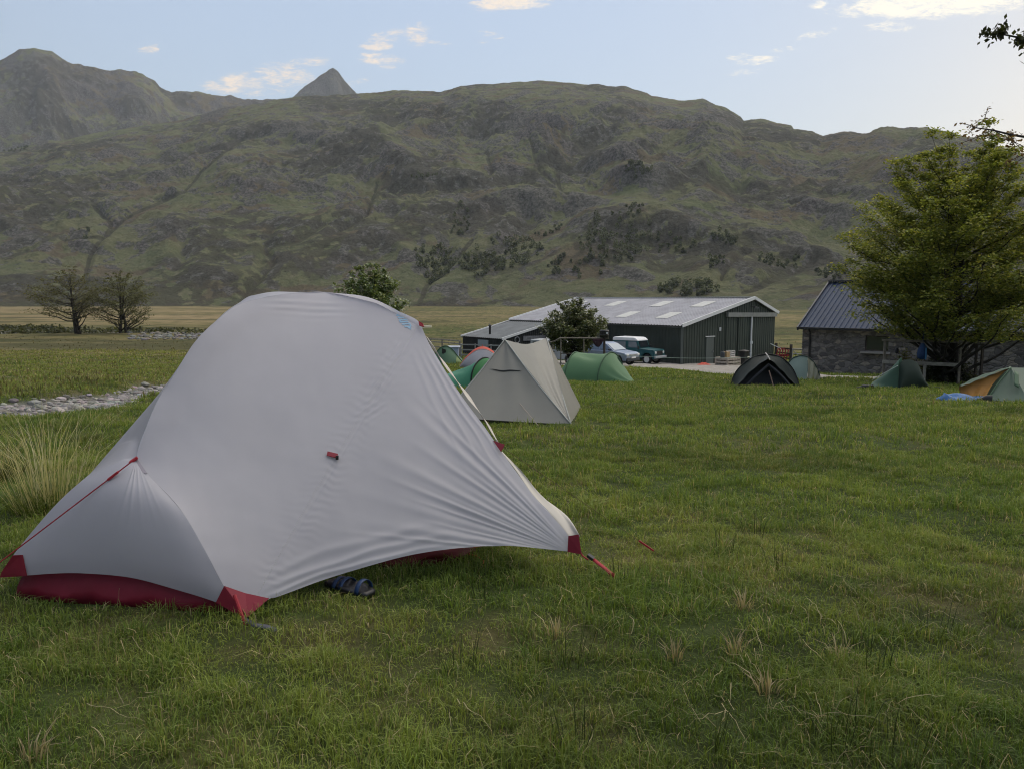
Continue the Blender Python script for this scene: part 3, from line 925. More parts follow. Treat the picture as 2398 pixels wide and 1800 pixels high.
# stitched seam
si = []
eye = np.array([0, 0, CAM_H])
seam_px = np.linspace(0, 1, 150)
flatU, flatV = U.ravel(), V.ravel(); FP = front.reshape(-1, 3)
mb = MB()
for k in seam_px:
    u, v = 600 + sx * k * .985 - 10 * math.sin(k * math.pi), 1396 + sy * k * .985
    i = int(np.argmin((flatU - u) ** 2 + (flatV - v) ** 2)); p = FP[i]
    n = (eye - p) / np.linalg.norm(eye - p); c = Vector(p + n * .003)
    d = Vector(at(u + sx * .01, v + sy * .01, c.y)) - Vector(at(u, v, c.y))
    mb.bar(c - d.normalized() * .0026 - TL, c + d.normalized() * .0026 - TL, .0013, .001, up=n)
mb.build('seam_stitching', M_STITCH, tent)


def on_front(u, v, lift=.006):
    i = int(np.argmin((flatU - u) ** 2 + (flatV - v) ** 2)); p = FP[i]
    n = (eye - p) / np.linalg.norm(eye - p)
    return Vector(p + n * lift)


# printed lettering band under the brow: three blocky blue letters on the fabric
M_LOGO = mat('blue_print', (.20, .34, .48), .6)
mb = MB()


def logo_bar(a, b, w):
    N_ = 6
    pa_, pb_ = np.array(a, float), np.array(b, float)
    d = (pb_ - pa_) / np.linalg.norm(pb_ - pa_); n = np.array([-d[1], d[0]]) * w / 2
    rows = []
    for t in np.linspace(0, 1, N_):
        c = pa_ + (pb_ - pa_) * t
        rows.append([on_front(*(c - n), .003) - TL, on_front(*(c + n), .003) - TL])
    mb.grid(rows)


LO, LD, LW = np.array([922., 729.]), np.array([27., 43.]) , np.array([24., -2.0])     # along the word, across it
def lp(a, b): return tuple(LO + LD * a + LW * b)
for s0 in (0.0,):
    for a, b, c, d in ((0, 0, 0, .9), (0, 0, .12, .5), (.12, .5, .24, 0), (.24, 0, .24, .9),          # M
                       (.36, 0, .36, .8), (.36, .8, .48, .8), (.48, .8, .48, 0), (.48, 0, .6, 0), (.6, 0, .6, .75),   # S
                       (.72, 0, .72, .75), (.72, .75, .88, .7), (.88, .7, .84, .1), (.84, .3, 1.0, .6)):   # R
        logo_bar(lp(a, b), lp(c, d), 3.2)
mb.build('printed_lettering', M_LOGO, tent, solid=.0006)

# red tabs, toggles, guylines, pegs
def tab(name, pts, m_=M_REDL, lift=.012):
    mb = MB(); mb.poly([on_front(u, v, lift) - TL for u, v in pts]); return mb.build(name, m_, tent, solid=.004)


tb = tab('loop_tab', [(767, 1056), (791, 1062), (790, 1072), (764, 1065)], M_RED, .014)
mb = MB(); mb.box(on_front(789, 1070, .02) - TL, (.012, .012, .018)); mb.build('toggle', M_BLACK, tb)
patch('loop_tab', [[(1155, 1031, 3.79), (1182, 1040, 3.74), (1173, 1057, 3.72)]], M_RED, .01, thick=.004)
patch('brow_tab', [[(980, 752, 4.28), (991, 759, 4.26), (993, 766, 4.25), (982, 763, 4.26)]], M_REDL, .02, thick=.008)
mb = MB(); mb.tube([at(990, 764, 4.24) - TL, at(1010, 763, 4.22) - TL, at(1010, 766, 4.22) - TL, at(989, 767, 4.24) - TL], .003, 6); mb.build('cord_loop', M_CREAM, tent)
gp = at(-160, 1437, 2.9); gt = at(316, 1074, 3.13)
mb = MB(); mb.tube([gt - TL, gp - TL], .0026, 6); mb.build('guyline', M_REDL, tent)
a, b = gt.lerp(gp, .085), gt.lerp(gp, .14)
mb = MB(); mb.bar(a - TL, b - TL, .014, .010); mb.build('line_tensioner', M_REDL, tent, bevel=.002)
mb = MB(); mb.bar(at(322, 1070, 3.2) - TL, at(303, 1083, 3.185) - TL, .020, .012); mb.build('hub_clip', M_REDL, tent, bevel=.002)
mb = MB(); mb.tube([at(549, 1392, 2.86) - TL, at(566, 1440, 2.83) - TL, at(583, 1478, 2.80) - TL], .0075, 8); mb.build('stake_loop', M_REDL, tent)
ribbon('strap', [at(566, 1446, 2.83), at(595, 1462, 2.80), at(622, 1466, 2.78), at(642, 1473, 2.765), at(650, 1490, 2.76)], .022, M_STRAP, side=(0, -.3, 1))
mb = MB(); mb.tube([at(583, 1474, 2.80) - TL, at(584, 1492, 2.79) - TL], .004, 6); mb.build('peg', M_GREY, tent)
mb = MB(); mb.tube([at(1355, 1285, 3.41) - TL, at(1364, 1300, 3.40) - TL, at(1378, 1310, 3.385) - TL], .004, 6); mb.build('corner_cord', M_REDL, tent)
mb = MB(); mb.bar(at(1376, 1298, 3.38) - TL, at(1390, 1308, 3.37) - TL, .03, .014); mb.build('buckle', M_BLACK, tent, bevel=.003)
ribbon('strap', [at(1386, 1306, 3.375), at(1412, 1326, 3.35), at(1440, 1349, 3.32)], .019, M_REDL, side=(0, -.5, 1))
mb = MB(); mb.tube([at(1436, 1340, 3.32) - TL, at(1440, 1356, 3.31) - TL], .005, 6); mb.build('peg', M_REDL, tent)
ga, gb = at(1176, 1046, 3.74), at(1562, 1266, 3.72)
gb.z = gz(gb.x, gb.y) + .01
mb = MB(); mb.tube([ga - TL, gb - TL], .0011, 5); mb.build('guyline', mat('dark_cord', (.10, .05, .04), .8), tent)
a, b = ga.lerp(gb, .83), ga.lerp(gb, .92)
mb = MB(); mb.bar(a - TL, b - TL, .011, .008); mb.build('line_tensioner', M_REDL, tent)
# poles under the fly
mb = MB()
for ln_ in (pole + spine[:1], ridge + spine[:1], spine + [K2] + rear[::-1][1:], [E2] + [K2] + brow[3:]):
    c = curve([p + (np.array([-.95, 4.1, .35]) - p) * .09 for p in ln_], 40)
    mb.tube([Vector(p) - TL for p in c], .0045, 6)
mb.build('tent_pole', mat('red_pole', (.25, .03, .03), .35, metal=.6), tent)
# inner tent: red bathtub floor with a pale mesh body above
fa, fb = np.array(at(34, 1390, 3.13)), np.array(at(526, 1444, 2.91))
for p in (fa, fb): p[2] = gz(p[0], p[1]) + .004
fd, fe = np.array([-.52, 4.86, gz(-.52, 4.86)]), np.array([-1.6, 5.1, gz(-1.6, 5.1)])
ctr = (fa + fb + fd + fe) / 4
ringb = np.vstack([curve([fa, fb], 40)[:-1], curve([fb, fd], 40)[:-1], curve([fd, fe], 20)[:-1], curve([fe, fa], 40)])
rows = []
for h, ins in ((0, 0), (.04, .010), (.08, .026), (.12, .05), (.15, .085)):
    rows.append([Vector(p + (ctr - p) * ins + np.array([0, 0, h + .012 * math.sin(i * .55) * (h > 0) + .006 * math.sin(i * 1.7 + h * 30)])) - TL for i, p in enumerate(ringb)])
mb = MB(); mb.grid(rows); mb.poly([r_ for r_ in rows[0][:-1]])
tub = mb.build('tub_floor', M_RED, tent, smooth=True, solid=.001)
rows2 = [rows[-1]]
ctv, kin = Vector(ctr), Vector((-1.0, 4.35, 1.12))
for k in (.12, .3, .5, .7, .88, .97):
    row = []
    for p in rows[-1]:
        w_ = p + TL; inn = Vector((ctv.x - w_.x, ctv.y - w_.y, 0)).normalized()
        row.append(w_.lerp(kin, k) + inn * (.17 * math.sin(math.pi * k ** .55)) - TL)
    rows2.append(row)
mb = MB(); mb.grid(rows2); M_MESH = mat('inner_mesh', (.55, .55, .57), .7, trans=.5)
_t = NT(M_MESH.node_tree); _o = _t.n['Material Output']; _src = _o.inputs[0].links[0].from_socket
_mx = _t.node('ShaderNodeMixShader'); _mx.inputs[0].default_value = .55
_t.l.new(_src, _mx.inputs[1]); _t.l.new(_t.node('ShaderNodeBsdfTransparent').outputs[0], _mx.inputs[2]); _t.l.new(_mx.outputs[0], _o.inputs[0])
mb.build('inner_mesh_body', M_MESH, tub, smooth=True)

# things stowed under the fly
def bag(name, c, axis, L, r, m_, label, cat, cord_m=None):
    c = Vector(c); axis = Vector(axis).normalized(); e = empty(name, c, 0, label, cat)
    side = axis.cross(Vector((0, 0, 1))).normalized(); up = Vector((0, 0, 1))
    rows = []
    for i in range(25):
        t = i / 24; rr = r * (math.sin(min(1, t * 3.2) * math.pi / 2) if t < .7 else max(.12, math.cos((t - .7) / .3 * 1.45)))
        rows.append([axis * (t - .5) * L + (side * math.cos(a) + up * (.8 * math.sin(a))) * rr * (1 + .10 * math.sin(5 * a + t * 9) + .06 * math.sin(11 * a - 14 * t)) + up * (r * .55) for a in np.linspace(0, 2 * math.pi, 33)])
    mb = MB(); mb.grid(rows); mb.build('sack', m_, e, smooth=True)
    if cord_m:
        p = axis * L * .36 + up * r * .6
        mb = MB(); mb.tube([p + side * .03, p + side * .05 + axis * .07 - up * .02, p + side * .09 + axis * .10 - up * r * .5, p + side * .16 + axis * .05 - up * r * .55], .004, 6)
        mb.tube([p, p + axis * .10 + up * .01, p + axis * .17 + side * .02 + up * .02], .004, 6); mb.build('drawcord', cord_m, e)
    return e


c = at(985, 1312, 3.62); c.z = gz(c.x, c.y) - .01
bag('stuff_sack', c, (1, .35, 0), .56, .082, cloth('faded_red_nylon', (.13, .014, .016), .1, var=.3, scale=9), 'red nylon stuff sack lying half hidden under the hem of the pale tent', 'stuff sack', mat('orange_cord', (.5, .13, .05), .7))
# sandal
c = at(818, 1384, 3.17); c.z = gz(c.x, c.y)
sn = empty('sandal', c, 1.0, 'black and blue trekking sandal standing in the shadow under the pale tent', 'sandal')
mb = MB(); rows = []
for i in range(15):
    t = i / 14; w = .036 + .012 * math.sin(t * 5.2 - .6)
    rows.append([Vector((s * w, (t - .5) * .25, .022 + .010 * math.sin(t * 3))) for s in (-1, -.5, 0, .5, 1)])
mb.grid(rows); mb.build('sole', M_BLACK, sn, smooth=True, solid=.022)
M_BLUE = mat('blue_strap', (.008, .03, .09), .5)
for y0, h in ((.05, .034), (.01, .04), (-.085, .05)):
    mb = MB(); mb.grid([[Vector((math.cos(a) * .045, y0 + dy_ , .028 + math.sin(a) * h)) for dy_ in (-.011, .011)] for a in np.linspace(0, math.pi, 14)])
    mb.build('sandal_strap', M_BLUE, sn, smooth=True, solid=.003)
# ------------------------------------------------------------------ the smaller tents
def gp3(u, v, Y, dz=0.0):
    """point on the ground straight below / above a surveyed pixel at distance Y"""
    p = at(u, v, Y); p.z = gz(p.x, p.y) + dz
    return p


def tri_panel(a, b, c, n=26, sag=.05, toward=None, wr=0.0, wk=0.0, seed=0):
    """taut triangular cloth with a little catenary hollow; a is the top"""
    a, b, c = Vector(a), Vector(b), Vector(c)
    nrm = (b - a).cross(c - a).normalized()
    if toward is not None and nrm.dot(Vector(toward) - (a + b + c) / 3) > 0: nrm = -nrm
    rows = []
    for i in range(n + 1):
        t = i / n; row = []
        for j in range(n + 1):
            s = j / n
            p = a.lerp(b, t).lerp(a.lerp(c, t), s)
            k = math.sin(math.pi * s) * math.sin(math.pi * min(1, t * .93)) * sag
            w = wr * math.sin(s * wk * 6.28 + seed + 2.5 * t) * t * (1 - t) * 4 * math.sin(math.pi * s)
            row.append(p + nrm * (k + w))
        rows.append(row)
    return rows


def shrink(rows, o):
    return [[Vector(p) - o for p in r_] for r_ in rows]


def loft(arcs, n=28, m=10, sag=.03, wr=.006, seed=1):
    """cloth over a series of hoops: arcs = lists of points from ground to ground"""
    res = [curve(a, n) for a in arcs]
    rows = []
    for k in range(len(res) - 1):
        for i in range(m):
            t = i / m
            row = []
            for j in range(n):
                p = res[k][j] * (1 - t) + res[k + 1][j] * t
                q = Vector(p); a_ = math.pi * j / (n - 1)
                s_ = math.sin(math.pi * t) * math.sin(a_)
                w = wr * math.sin(a_ * 7 + t * 5 + seed + 2 * math.sin(seed + a_ * 3)) * math.sin(math.pi * t)
                q.z -= sag * s_ - w
                row.append(q)
            rows.append(row)
    rows.append([Vector(p) for p in res[-1]])
    return rows


def hoop(l, r, h, n=13, k=1.0, lean=(0, 0, 0)):
    """arched pole from ground point l to ground point r, h high; k > 1 squarer"""
    l, r = Vector(l), Vector(r); out = []
    for i in range(n):
        a = math.pi * i / (n - 1)
        s = .5 - .5 * math.copysign(abs(math.cos(a)) ** (1 / k), math.cos(a)); z = math.sin(a) ** (1 / k)
        out.append(l.lerp(r, s) + Vector((lean[0] * z, lean[1] * z, h * z + lean[2] * z)))
    return out


def pole_tube(pts, r, name, m_, e):
    mb = MB(); mb.tube([Vector(p) - e.location for p in curve(pts, 30)], r, 6)
    return mb.build(name, m_, e, smooth=True)


def peg_line(e, a, b, m_, r=.003, name='guyline'):
    mb = MB(); mb.tube([Vector(a) - e.location, Vector(b) - e.location], r, 5); return mb.build(name, m_, e)


M_CORD = mat('pale_cord', (.45, .36, .30), .8)
M_DKCORD = mat('dark_guyline', (.05, .06, .06), .8)

# --- grey two-pole tent
M_SIL = cloth('olive_grey_silnylon', (.32, .315, .285), .34, .42, spec=.4)
F1 = at(1182, 796, 11.7); F2 = at(1280, 792, 12.9)
G1 = gp3(1337, 993, 10.5, .05); G2 = gp3(1361, 952, 13.4, .04); G0 = at(1036, 975, 11.0); G3 = at(1150, 930, 14.6); G3.z = gz(G3.x, G3.y) + .05
G1.z = at(1337, 993, G1.y).z + .0; G2.z = at(1361, 953, G2.y).z
e = empty('trekking_pole_tent', Vector((G1.x * .5 + G0.x * .5, 12, gz(-.1, 12))), 0, 'grey two peaked tent with a sagging ridge, right behind the big pale tent', 'tent')
inside = (F1 + F2 + G0 + G1) / 4 + Vector((0, .4, -.3))


def panel(name, a, b, c, m_, sag, wr=.012, wk=4, seed=0, n=30):
    mb = MB(); mb.grid(shrink(tri_panel(a, b, c, n, sag, None, wr, wk, seed), e.location)); return mb


# front wall with straight hem a hand above the grass
mb = MB()
rows = tri_panel(F1, G0, G1, 40, .05, (0, 0, 1), .012, 2.3, 1)
mb.grid(shrink(rows, e.location))
front_rows = rows
mb.build('front_wall', M_SIL, e, smooth=True)
mb = MB()
rid = curve([F1, F1.lerp(F2, .5) - Vector((0, 0, .085)), F2], 40)
rows = []
for i in range(41):
    t = i / 40; row = []
    for j in range(40):
        p = Vector(rid[j]).lerp(G1, t); s = j / 39
        nrm = (F2 - F1).cross(G1 - F1).normalized()
        k = (.07 * math.sin(math.pi * s) * math.sin(math.pi * t)); w = .010 * math.sin(s * 26 + 3 * math.sin(s * 9)) * math.sin(math.pi * t) * t
        row.append(p - nrm * (-k if nrm.y < 0 else k) * (1 if nrm.y < 0 else -1) + nrm * w)
    rows.append(row)
mb.grid(shrink(rows, e.location)); mb.build('side_wall', M_SIL, e, smooth=True)
mb = MB(); mb.grid(shrink(tri_panel(F2, G1, G2, 30, .05, (0, 0, 1), .010, 3, 2), e.location)); mb.build('end_wall', M_SIL, e, smooth=True)
mb = MB(); mb.grid(shrink(tri_panel(F1, G0, G3, 20, .04), e.location)); mb.grid(shrink(tri_panel(F2, G2, G3, 20, .04), e.location))
mb.grid(shrink([[Vector(rid[j]).lerp(G3, t) for j in range(40)] for t in np.linspace(0, 1, 12)], e.location)); mb.build('rear_wall', M_SIL, e, smooth=True)
for a, b, w in ((F1, G0, .0), (F1, G1, .012), (F2, G1, .010)):
    c_ = curve([a, a.lerp(b, .5) + Vector((0, -.006, -.035)), b], 20)
    mb = MB(); mb.tube([Vector(p) + Vector((0, -.012, .008)) - e.location for p in c_], .009, 5); mb.build('seam_binding', cloth('seam_binding', (.36, .38, .37), .1), e, smooth=True)
lift = Vector((0, -.014, 0))
mb = MB(); mb.grid([[Vector(front_rows[i][j]) + lift * (i / 15) - e.location for j in range(7, 35)] for i in range(2, 16)]); mb.build('vent_hood', M_SIL, e, smooth=True)
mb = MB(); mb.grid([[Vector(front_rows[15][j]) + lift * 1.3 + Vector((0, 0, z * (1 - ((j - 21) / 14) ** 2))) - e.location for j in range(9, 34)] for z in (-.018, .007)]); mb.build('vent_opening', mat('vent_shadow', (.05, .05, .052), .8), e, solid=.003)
mb = MB(); mb.tube([F1 + Vector((.02, .05, -.02)) - e.location, gp3(1190, 950, 11.8) - e.location], .008, 6); mb.build('pole', M_GREY, e)
mb = MB(); mb.tube([F2 + Vector((.0, .03, -.03)) - e.location, Vector((F2.x, F2.y, gz(F2.x, F2.y))) - e.location], .008, 6); mb.build('pole', M_GREY, e)
mb = MB(); mb.poly([Vector((p.x, p.y, gz(p.x, p.y) + .02)) - e.location for p in (G0.lerp(G1, .1) + Vector((0, .12, 0)), G0.lerp(G1, .93) + Vector((-.05, .15, 0)), G2 + Vector((-.3, -.1, 0)), G3 + Vector((.2, -.2, 0)))])
mb.build('groundsheet', mat('black_groundsheet', (.02, .02, .025), .6), e, solid=.02)
mb = MB(); rows = [[G0.lerp(G1, s) + (F1 - G0.lerp(G1, s)) * 0 + Vector((0, .14, z)) - e.location for s in np.linspace(.06, .94, 8)] for z in (-.06, .06)]
mb.grid(rows); mb.build('inner_wall', mat('black_groundsheet', (.02, .02, .025), .6), e)
peg_line(e, F1 + Vector((-.12, -.06, -.55)), gp3(1262, 998, 10.4), M_CORD, .004)

# --- green tunnel tent
M_GRN = cloth('green_nylon', (.12, .25, .13), .34, .5)
M_GRND = mat('dark_green_sleeve', (.045, .10, .055), .7)
Y0 = 26.2
e = empty('tunnel_tent', gp3(1390, 884, Y0 + .5), 0, 'green two hoop tunnel tent in front of the parked vehicles', 'tent')


def near_far(u, v, Y, du, w):
    a = gp3(u, v, Y); b = at(u + du, v, Y + w); b.z = gz(b.x, b.y); return a, b


t0, t1 = near_far(1302, 868, Y0 + .35, 14, .7)
h1a, h1b = near_far(1322, 878, Y0, 52, 1.5)
h2a, h2b = near_far(1399, 883, Y0 - .1, 62, 1.6)
t2, t3 = near_far(1478, 886, Y0 - .2, 9, .5)
A1, A2 = hoop(h1a, h1b, 1.02, k=.95), hoop(h2a, h2b, 1.02, k=.95)
A0, A3 = hoop(t0, t1, .30, k=1.1), hoop(t2, t3, .05, k=1.0)
mb = MB(); mb.grid(shrink(loft([A1, A2], 34, 26, .06, .03, 2), e.location)); mb.build('flysheet', M_GRN, e, smooth=True)
mb = MB(); mb.grid(shrink(loft([A0, A1], 34, 14, .03, .010, 3), e.location)); mb.build('tail_panel', M_GRN, e, smooth=True)
mb = MB(); mb.grid(shrink(loft([A2, A3], 34, 18, .03, .022, 5), e.location)); mb.build('tail_panel', M_GRN, e, smooth=True)
for A_ in (A1, A2): pole_tube([Vector(p) + Vector((0, -.012, .012)) for p in A_], .022, 'pole_sleeve', M_GRND, e)
vt = at(1452, 838, Y0 - .2); mb = MB(); mb.grid([[at(1446 + 12 * s, 834 + 16 * s + 6 * z, Y0 - .1) - e.location for s in np.linspace(0, 1, 5)] for z in (0, 1)]); mb.build('vent', M_GRND, e, solid=.03)
mb = MB(); mb.bar(h1a - e.location + Vector((0, -.02, .03)), h2a - e.location + Vector((.0, -.02, .03)), .02, .07); mb.build('mud_flap', M_GRND, e)
peg_line(e, A3[0], t2 + Vector((.15, 0, 0)), M_CREAM, .006)

# --- dark grey-green tent with a prop pole
M_DK = cloth('charcoal_green_nylon', (.016, .023, .023), .05, .6, spec=.15)
M_DK2 = mat('charcoal_inner', (.018, .02, .024), .8)
Yd = 23.6
e = empty('dome_tent', gp3(1792, 900, Yd), 0, 'very dark tent with a prop pole in its doorway, left of the pale sage tent', 'tent')
L_, R_ = gp3(1711, 897, Yd), gp3(1872, 901, Yd - .1)
top_h = 1.0
arch = [L_ + (R_ - L_) * s + Vector((0, 0, z)) for s, z in ((0, 0), (.05, .34), (.13, .58), (.25, .80), (.37, .92), (.52, .98), (.66, .93), (.78, .80), (.89, .55), (.96, .26), (1, 0))]
Lb, Rb = L_ + Vector((.85, 1.6, 0)), R_ + Vector((.15, 1.6, 0))
back = hoop(Lb, Rb, .7, n=11)
mb = MB(); mb.grid(shrink(loft([arch, back], 34, 14, .06, .012, 1), e.location)); mb.build('flysheet', M_DK, e, smooth=True)
# front porch: two wings gathered to an awning peak held by the prop pole
pk_ = at(1800, 838, Yd - .75)
wing = MB()
for (foot, toe, arcp) in ((L_, gp3(1724, 905, Yd - .75), arch[:6]), (R_, gp3(1866, 903, Yd - .55), arch[:4:-1])):
    c1 = curve(arcp, 22); c2 = curve([toe, toe.lerp(pk_, .5) + Vector((0, .10, .04)), pk_], 22)
    wing.grid([[Vector(c1[i]).lerp(Vector(c2[i]), s) + Vector((0, 0, -.05 * math.sin(math.pi * s) + .012 * math.sin(i * .9 + 6 * s))) - e.location for s in np.linspace(0, 1, 10)] for i in range(22)])
wing.build('porch_wing', M_DK, e, smooth=True, solid=.004)
din = [gp3(1722, 902, Yd - .35), gp3(1862, 902, Yd - .3)]
mb = MB()
ia = [Vector(p) + Vector((0, -.05, -.06)) for p in arch]
mb.grid(shrink([[Vector(p).lerp(din[0].lerp(din[1], i / 33), t) for i, p in enumerate(curve(ia, 34))] for t in np.linspace(0, 1, 8)], e.location)); mb.build('inner_door', M_DK2, e, smooth=True)
for s in (0, 1):
    q = [at(1800, 850, Yd - .65), at(1775 if s == 0 else 1826, 872, Yd - .7), at(1748 if s == 0 else 1850, 898, Yd - .7)]
    mb = MB(); c_ = curve(q, 18); mb.grid([[Vector(p) + Vector((0, 0, d_)) - e.location for p in c_] for d_ in (0, -.05, -.10)]); mb.build('door_flap', mat('slate_nylon', (.02, .023, .032), .7), e, smooth=True, solid=.004)
pole_tube([Vector(p) + Vector((0, -.01, .01)) for p in arch], .016, 'pole_sleeve', mat('black_sleeve', (.012, .014, .014), .7), e)
mb = MB(); mb.tube([at(1801, 868, Yd - .78) - e.location, gp3(1812, 906, Yd - .95) - e.location], .016, 6); mb.build('prop_pole', mat('rusty_pole', (.24, .16, .13), .6, var=.4, scale=30), e)
mb = MB(); mb.tube([at(1793, 827, Yd - .35) - e.location, at(1797, 832, Yd - .6) - e.location, at(1803, 843, Yd - .8) - e.location], .018, 6); mb.build('webbing', mat('pale_webbing', (.40, .38, .37), .8), e)

# --- pale green tent with cream stripe
Yp = 29.8
M_PG = cloth('pale_sage_nylon', (.33, .42, .38), .3)
M_CR = cloth('cream_nylon', (.52, .50, .38), .3)
e = empty('hoop_tent', gp3(1885, 886, Yp + .4), 0, 'pale sage tent with a cream striped end, before the stone house', 'tent')
L_, R_ = gp3(1838, 884, Yp + .2), gp3(1921, 886, Yp)
arch = [L_ + (R_ - L_) * s + Vector((0, 0, z)) for s, z in ((0, 0), (.02, .35), (.08, .62), (.2, .82), (.38, .92), (.5, .93), (.64, .87), (.8, .68), (.9, .44), (.97, .2), (1, 0))]
back = [Vector(p) + Vector((.72, 1.9, -.3 * (p.z - L_.z))) for p in arch]
mb = MB(); mb.grid(shrink(loft([arch, back], 30, 10, .03, .006, 4), e.location)); mb.build('flysheet', M_PG, e, smooth=True)
c_ = curve(arch, 41)
front_foot = curve([L_, L_.lerp(R_, .35) + Vector((0, -.35, .02)), L_.lerp(R_, .68) + Vector((0, -.25, 0)), R_], 41)
mid = 23
mb = MB(); mb.grid([[Vector(c_[i]).lerp(Vector(front_foot[i]), t) + Vector((0, -.05 * math.sin(math.pi * t), 0)) - e.location for i in range(0, mid + 1)] for t in np.linspace(0, 1, 12)]); mb.build('front_wall', M_PG, e, smooth=True)
mb = MB(); mb.grid([[Vector(c_[i]).lerp(Vector(front_foot[i]), t) + Vector((0, -.05 * math.sin(math.pi * t) + .03 * math.sin(i * 1.3), 0)) - e.location for i in range(mid, 41)] for t in np.linspace(0, 1, 12)]); mb.build('striped_end', M_CR, e, smooth=True)
pole_tube([Vector(p) + Vector((0, -.01, .015)) for p in arch], .022, 'pole_sleeve', mat('dark_teal_sleeve', (.03, .055, .05), .7), e)

# --- dark green hoop tent on the right, shoes beside it
Yh = 22.6
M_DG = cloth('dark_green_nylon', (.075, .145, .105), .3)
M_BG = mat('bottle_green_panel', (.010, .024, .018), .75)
e = empty('hoop_tent', gp3(2120, 905, Yh), 0, 'dark green tent with a tall blackish hooped end, under the leafy tree', 'tent')
a0, a1 = gp3(2104, 904, Yh - .2), gp3(2176, 907, Yh + .25)
hp = [a0 + (a1 - a0) * s + Vector((0, 0, z)) for s, z in ((0, 0), (0, .35), (0, .66), (.04, .78), (.16, .84), (.32, .86), (.5, .80), (.63, .66), (.75, .42), (.87, .2), (1.02, 0))]
lo = [gp3(2036, 896, Yh + .1), at(2046, 888, Yh + .5), gp3(2060, 896, Yh + 1.4)]
lo[1].z = gz(lo[1].x, lo[1].y) + .16
hb = [a0, a0 + Vector((.0, .1, .78)), a0.lerp(a1, .35) + Vector((0, .6, .86)), a1 + Vector((-.25, 1.0, .4)), a1 + Vector((-.1, 1.2, 0))]
mb = MB(); mb.grid(shrink(loft([lo, [a0 + (a1 - a0) * 0 + Vector((0, 0, 0)), a0 + Vector((-.01, .02, .4)), a0 + Vector((.02, .1, .8)), a0 + Vector((.42, .7, .80)), a0 + Vector((.85, 1.5, 0))]], 30, 22, .05, .02, 6), e.location)); mb.build('flysheet', M_DG, e, smooth=True)
c_ = curve(hp, 31); ft = curve([a0, a1], 31)
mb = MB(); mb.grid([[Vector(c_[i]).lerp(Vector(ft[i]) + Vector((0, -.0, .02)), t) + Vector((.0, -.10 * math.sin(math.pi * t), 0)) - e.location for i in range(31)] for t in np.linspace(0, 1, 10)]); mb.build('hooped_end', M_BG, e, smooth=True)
hp2 = [Vector(p) + Vector((.45, .9, -.1 * max(0, p.z - a0.z))) for p in hp]
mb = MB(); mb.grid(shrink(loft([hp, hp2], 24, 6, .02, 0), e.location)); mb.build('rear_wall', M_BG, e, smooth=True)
mb = MB(); c_ = curve([at(2042, 890, Yh - .05), at(2070, 874, Yh - .12), at(2103, 856, Yh - .22)], 16); mb.tube([Vector(p) - e.location for p in c_], .012, 5); mb.build('crease_line', mat('pale_crease', (.28, .33, .32), .7), e, smooth=True)  # pale tube along a crease line of the cloth
mb = MB(); mb.bar(a1 + Vector((-.5, -.1, .02)) - e.location, a1 + Vector((.5, .1, .02)) - e.location, .25, .04); mb.build('groundsheet', M_BLACK, e)


def shoe(c, rz, label):
    e = empty('boot', c, rz, label, 'boot', 'boots left out on the grass')
    mb = MB(); rows = []
    for i in range(9):
        t = i / 8; w = .045 + .012 * math.sin(t * 5); h = .12 - .07 * sstep(t, .35, .8)
        rows.append([Vector((math.cos(a) * w, (t - .5) * .29, .015 + float(h) * max(0, math.sin(a)))) for a in np.linspace(-.25, math.pi + .25, 12)])
    mb.grid(rows); mb.poly(rows[0]); mb.poly(rows[-1]); mb.build('upper', M_BLACK, e, smooth=True)
    mb = MB(); mb.box((0, 0, .012), (.105, .30, .024)); mb.build('sole', mat('rubber_sole', (.03, .03, .03), .9), e, bevel=.008)


for (u, v, rz, lb) in ((2019, 897, .8, 'black boot standing furthest from the dark green hooped tent'), (2031, 897, .3, 'black boot in the middle of three beside the dark green hooped tent'), (2043, 898, -.4, 'black boot nearest the low end of the dark green hooped tent')):
    shoe(gp3(u, v, Yh - .3), rz, lb)

# --- green tent with orange inner at the right edge
Yr = 17.3
M_RG = cloth('sage_green_nylon', (.095, .15, .115), .28)
M_OR = cloth('orange_inner', (.45, .225, .05), .3, var=.25, scale=4)
e = empty('ridge_tent', gp3(2369, 925, Yr), 0, 'green tent with an open orange lined porch at the right edge', 'tent')
pk = at(2367, 861, Yr + .2); pk2 = at(2450, 862, Yr + .9)
fl, fr = gp3(2311, 926, Yr - .2), gp3(2412, 940, Yr - .9); fb_ = gp3(2540, 925, Yr + .5); bl = gp3(2240, 912, Yr + 1.2)
mb = MB(); rows = tri_panel(pk, fl, fr, 30, .03, (0, 0, 1), .012, 2, 1); mb.grid(shrink(rows, e.location)); mb.build('front_wall', M_RG, e, smooth=True)
mb = MB(); mb.grid(shrink([[pk.lerp(pk2, s).lerp(fr.lerp(fb_, s), t) for s in np.linspace(0, 1, 12)] for t in np.linspace(0, 1, 14)], e.location)); mb.build('side_wall', M_RG, e, smooth=True)
mb = MB(); rf = [at(2250, 906, Yr + .1), at(2300, 886, Yr + .2), pk]; rb = [at(2245, 908, Yr + 1.2), at(2290, 884, Yr + 1.3), at(2365, 864, Yr + 1.4)]
c1, c2 = curve(rf, 22), curve(rb, 22)
mb.grid([[Vector(c1[i]).lerp(Vector(c2[i]), s) + Vector((0, 0, .05 * math.sin(math.pi * s) + .010 * math.sin(i * 1.1 + s * 4))) - e.location for s in np.linspace(0, 1, 10)] for i in range(22)])
mb.build('porch_roof', M_RG, e, smooth=True, solid=.004)
c0 = curve([gp3(2268, 914, Yr - .02), fl], 22)
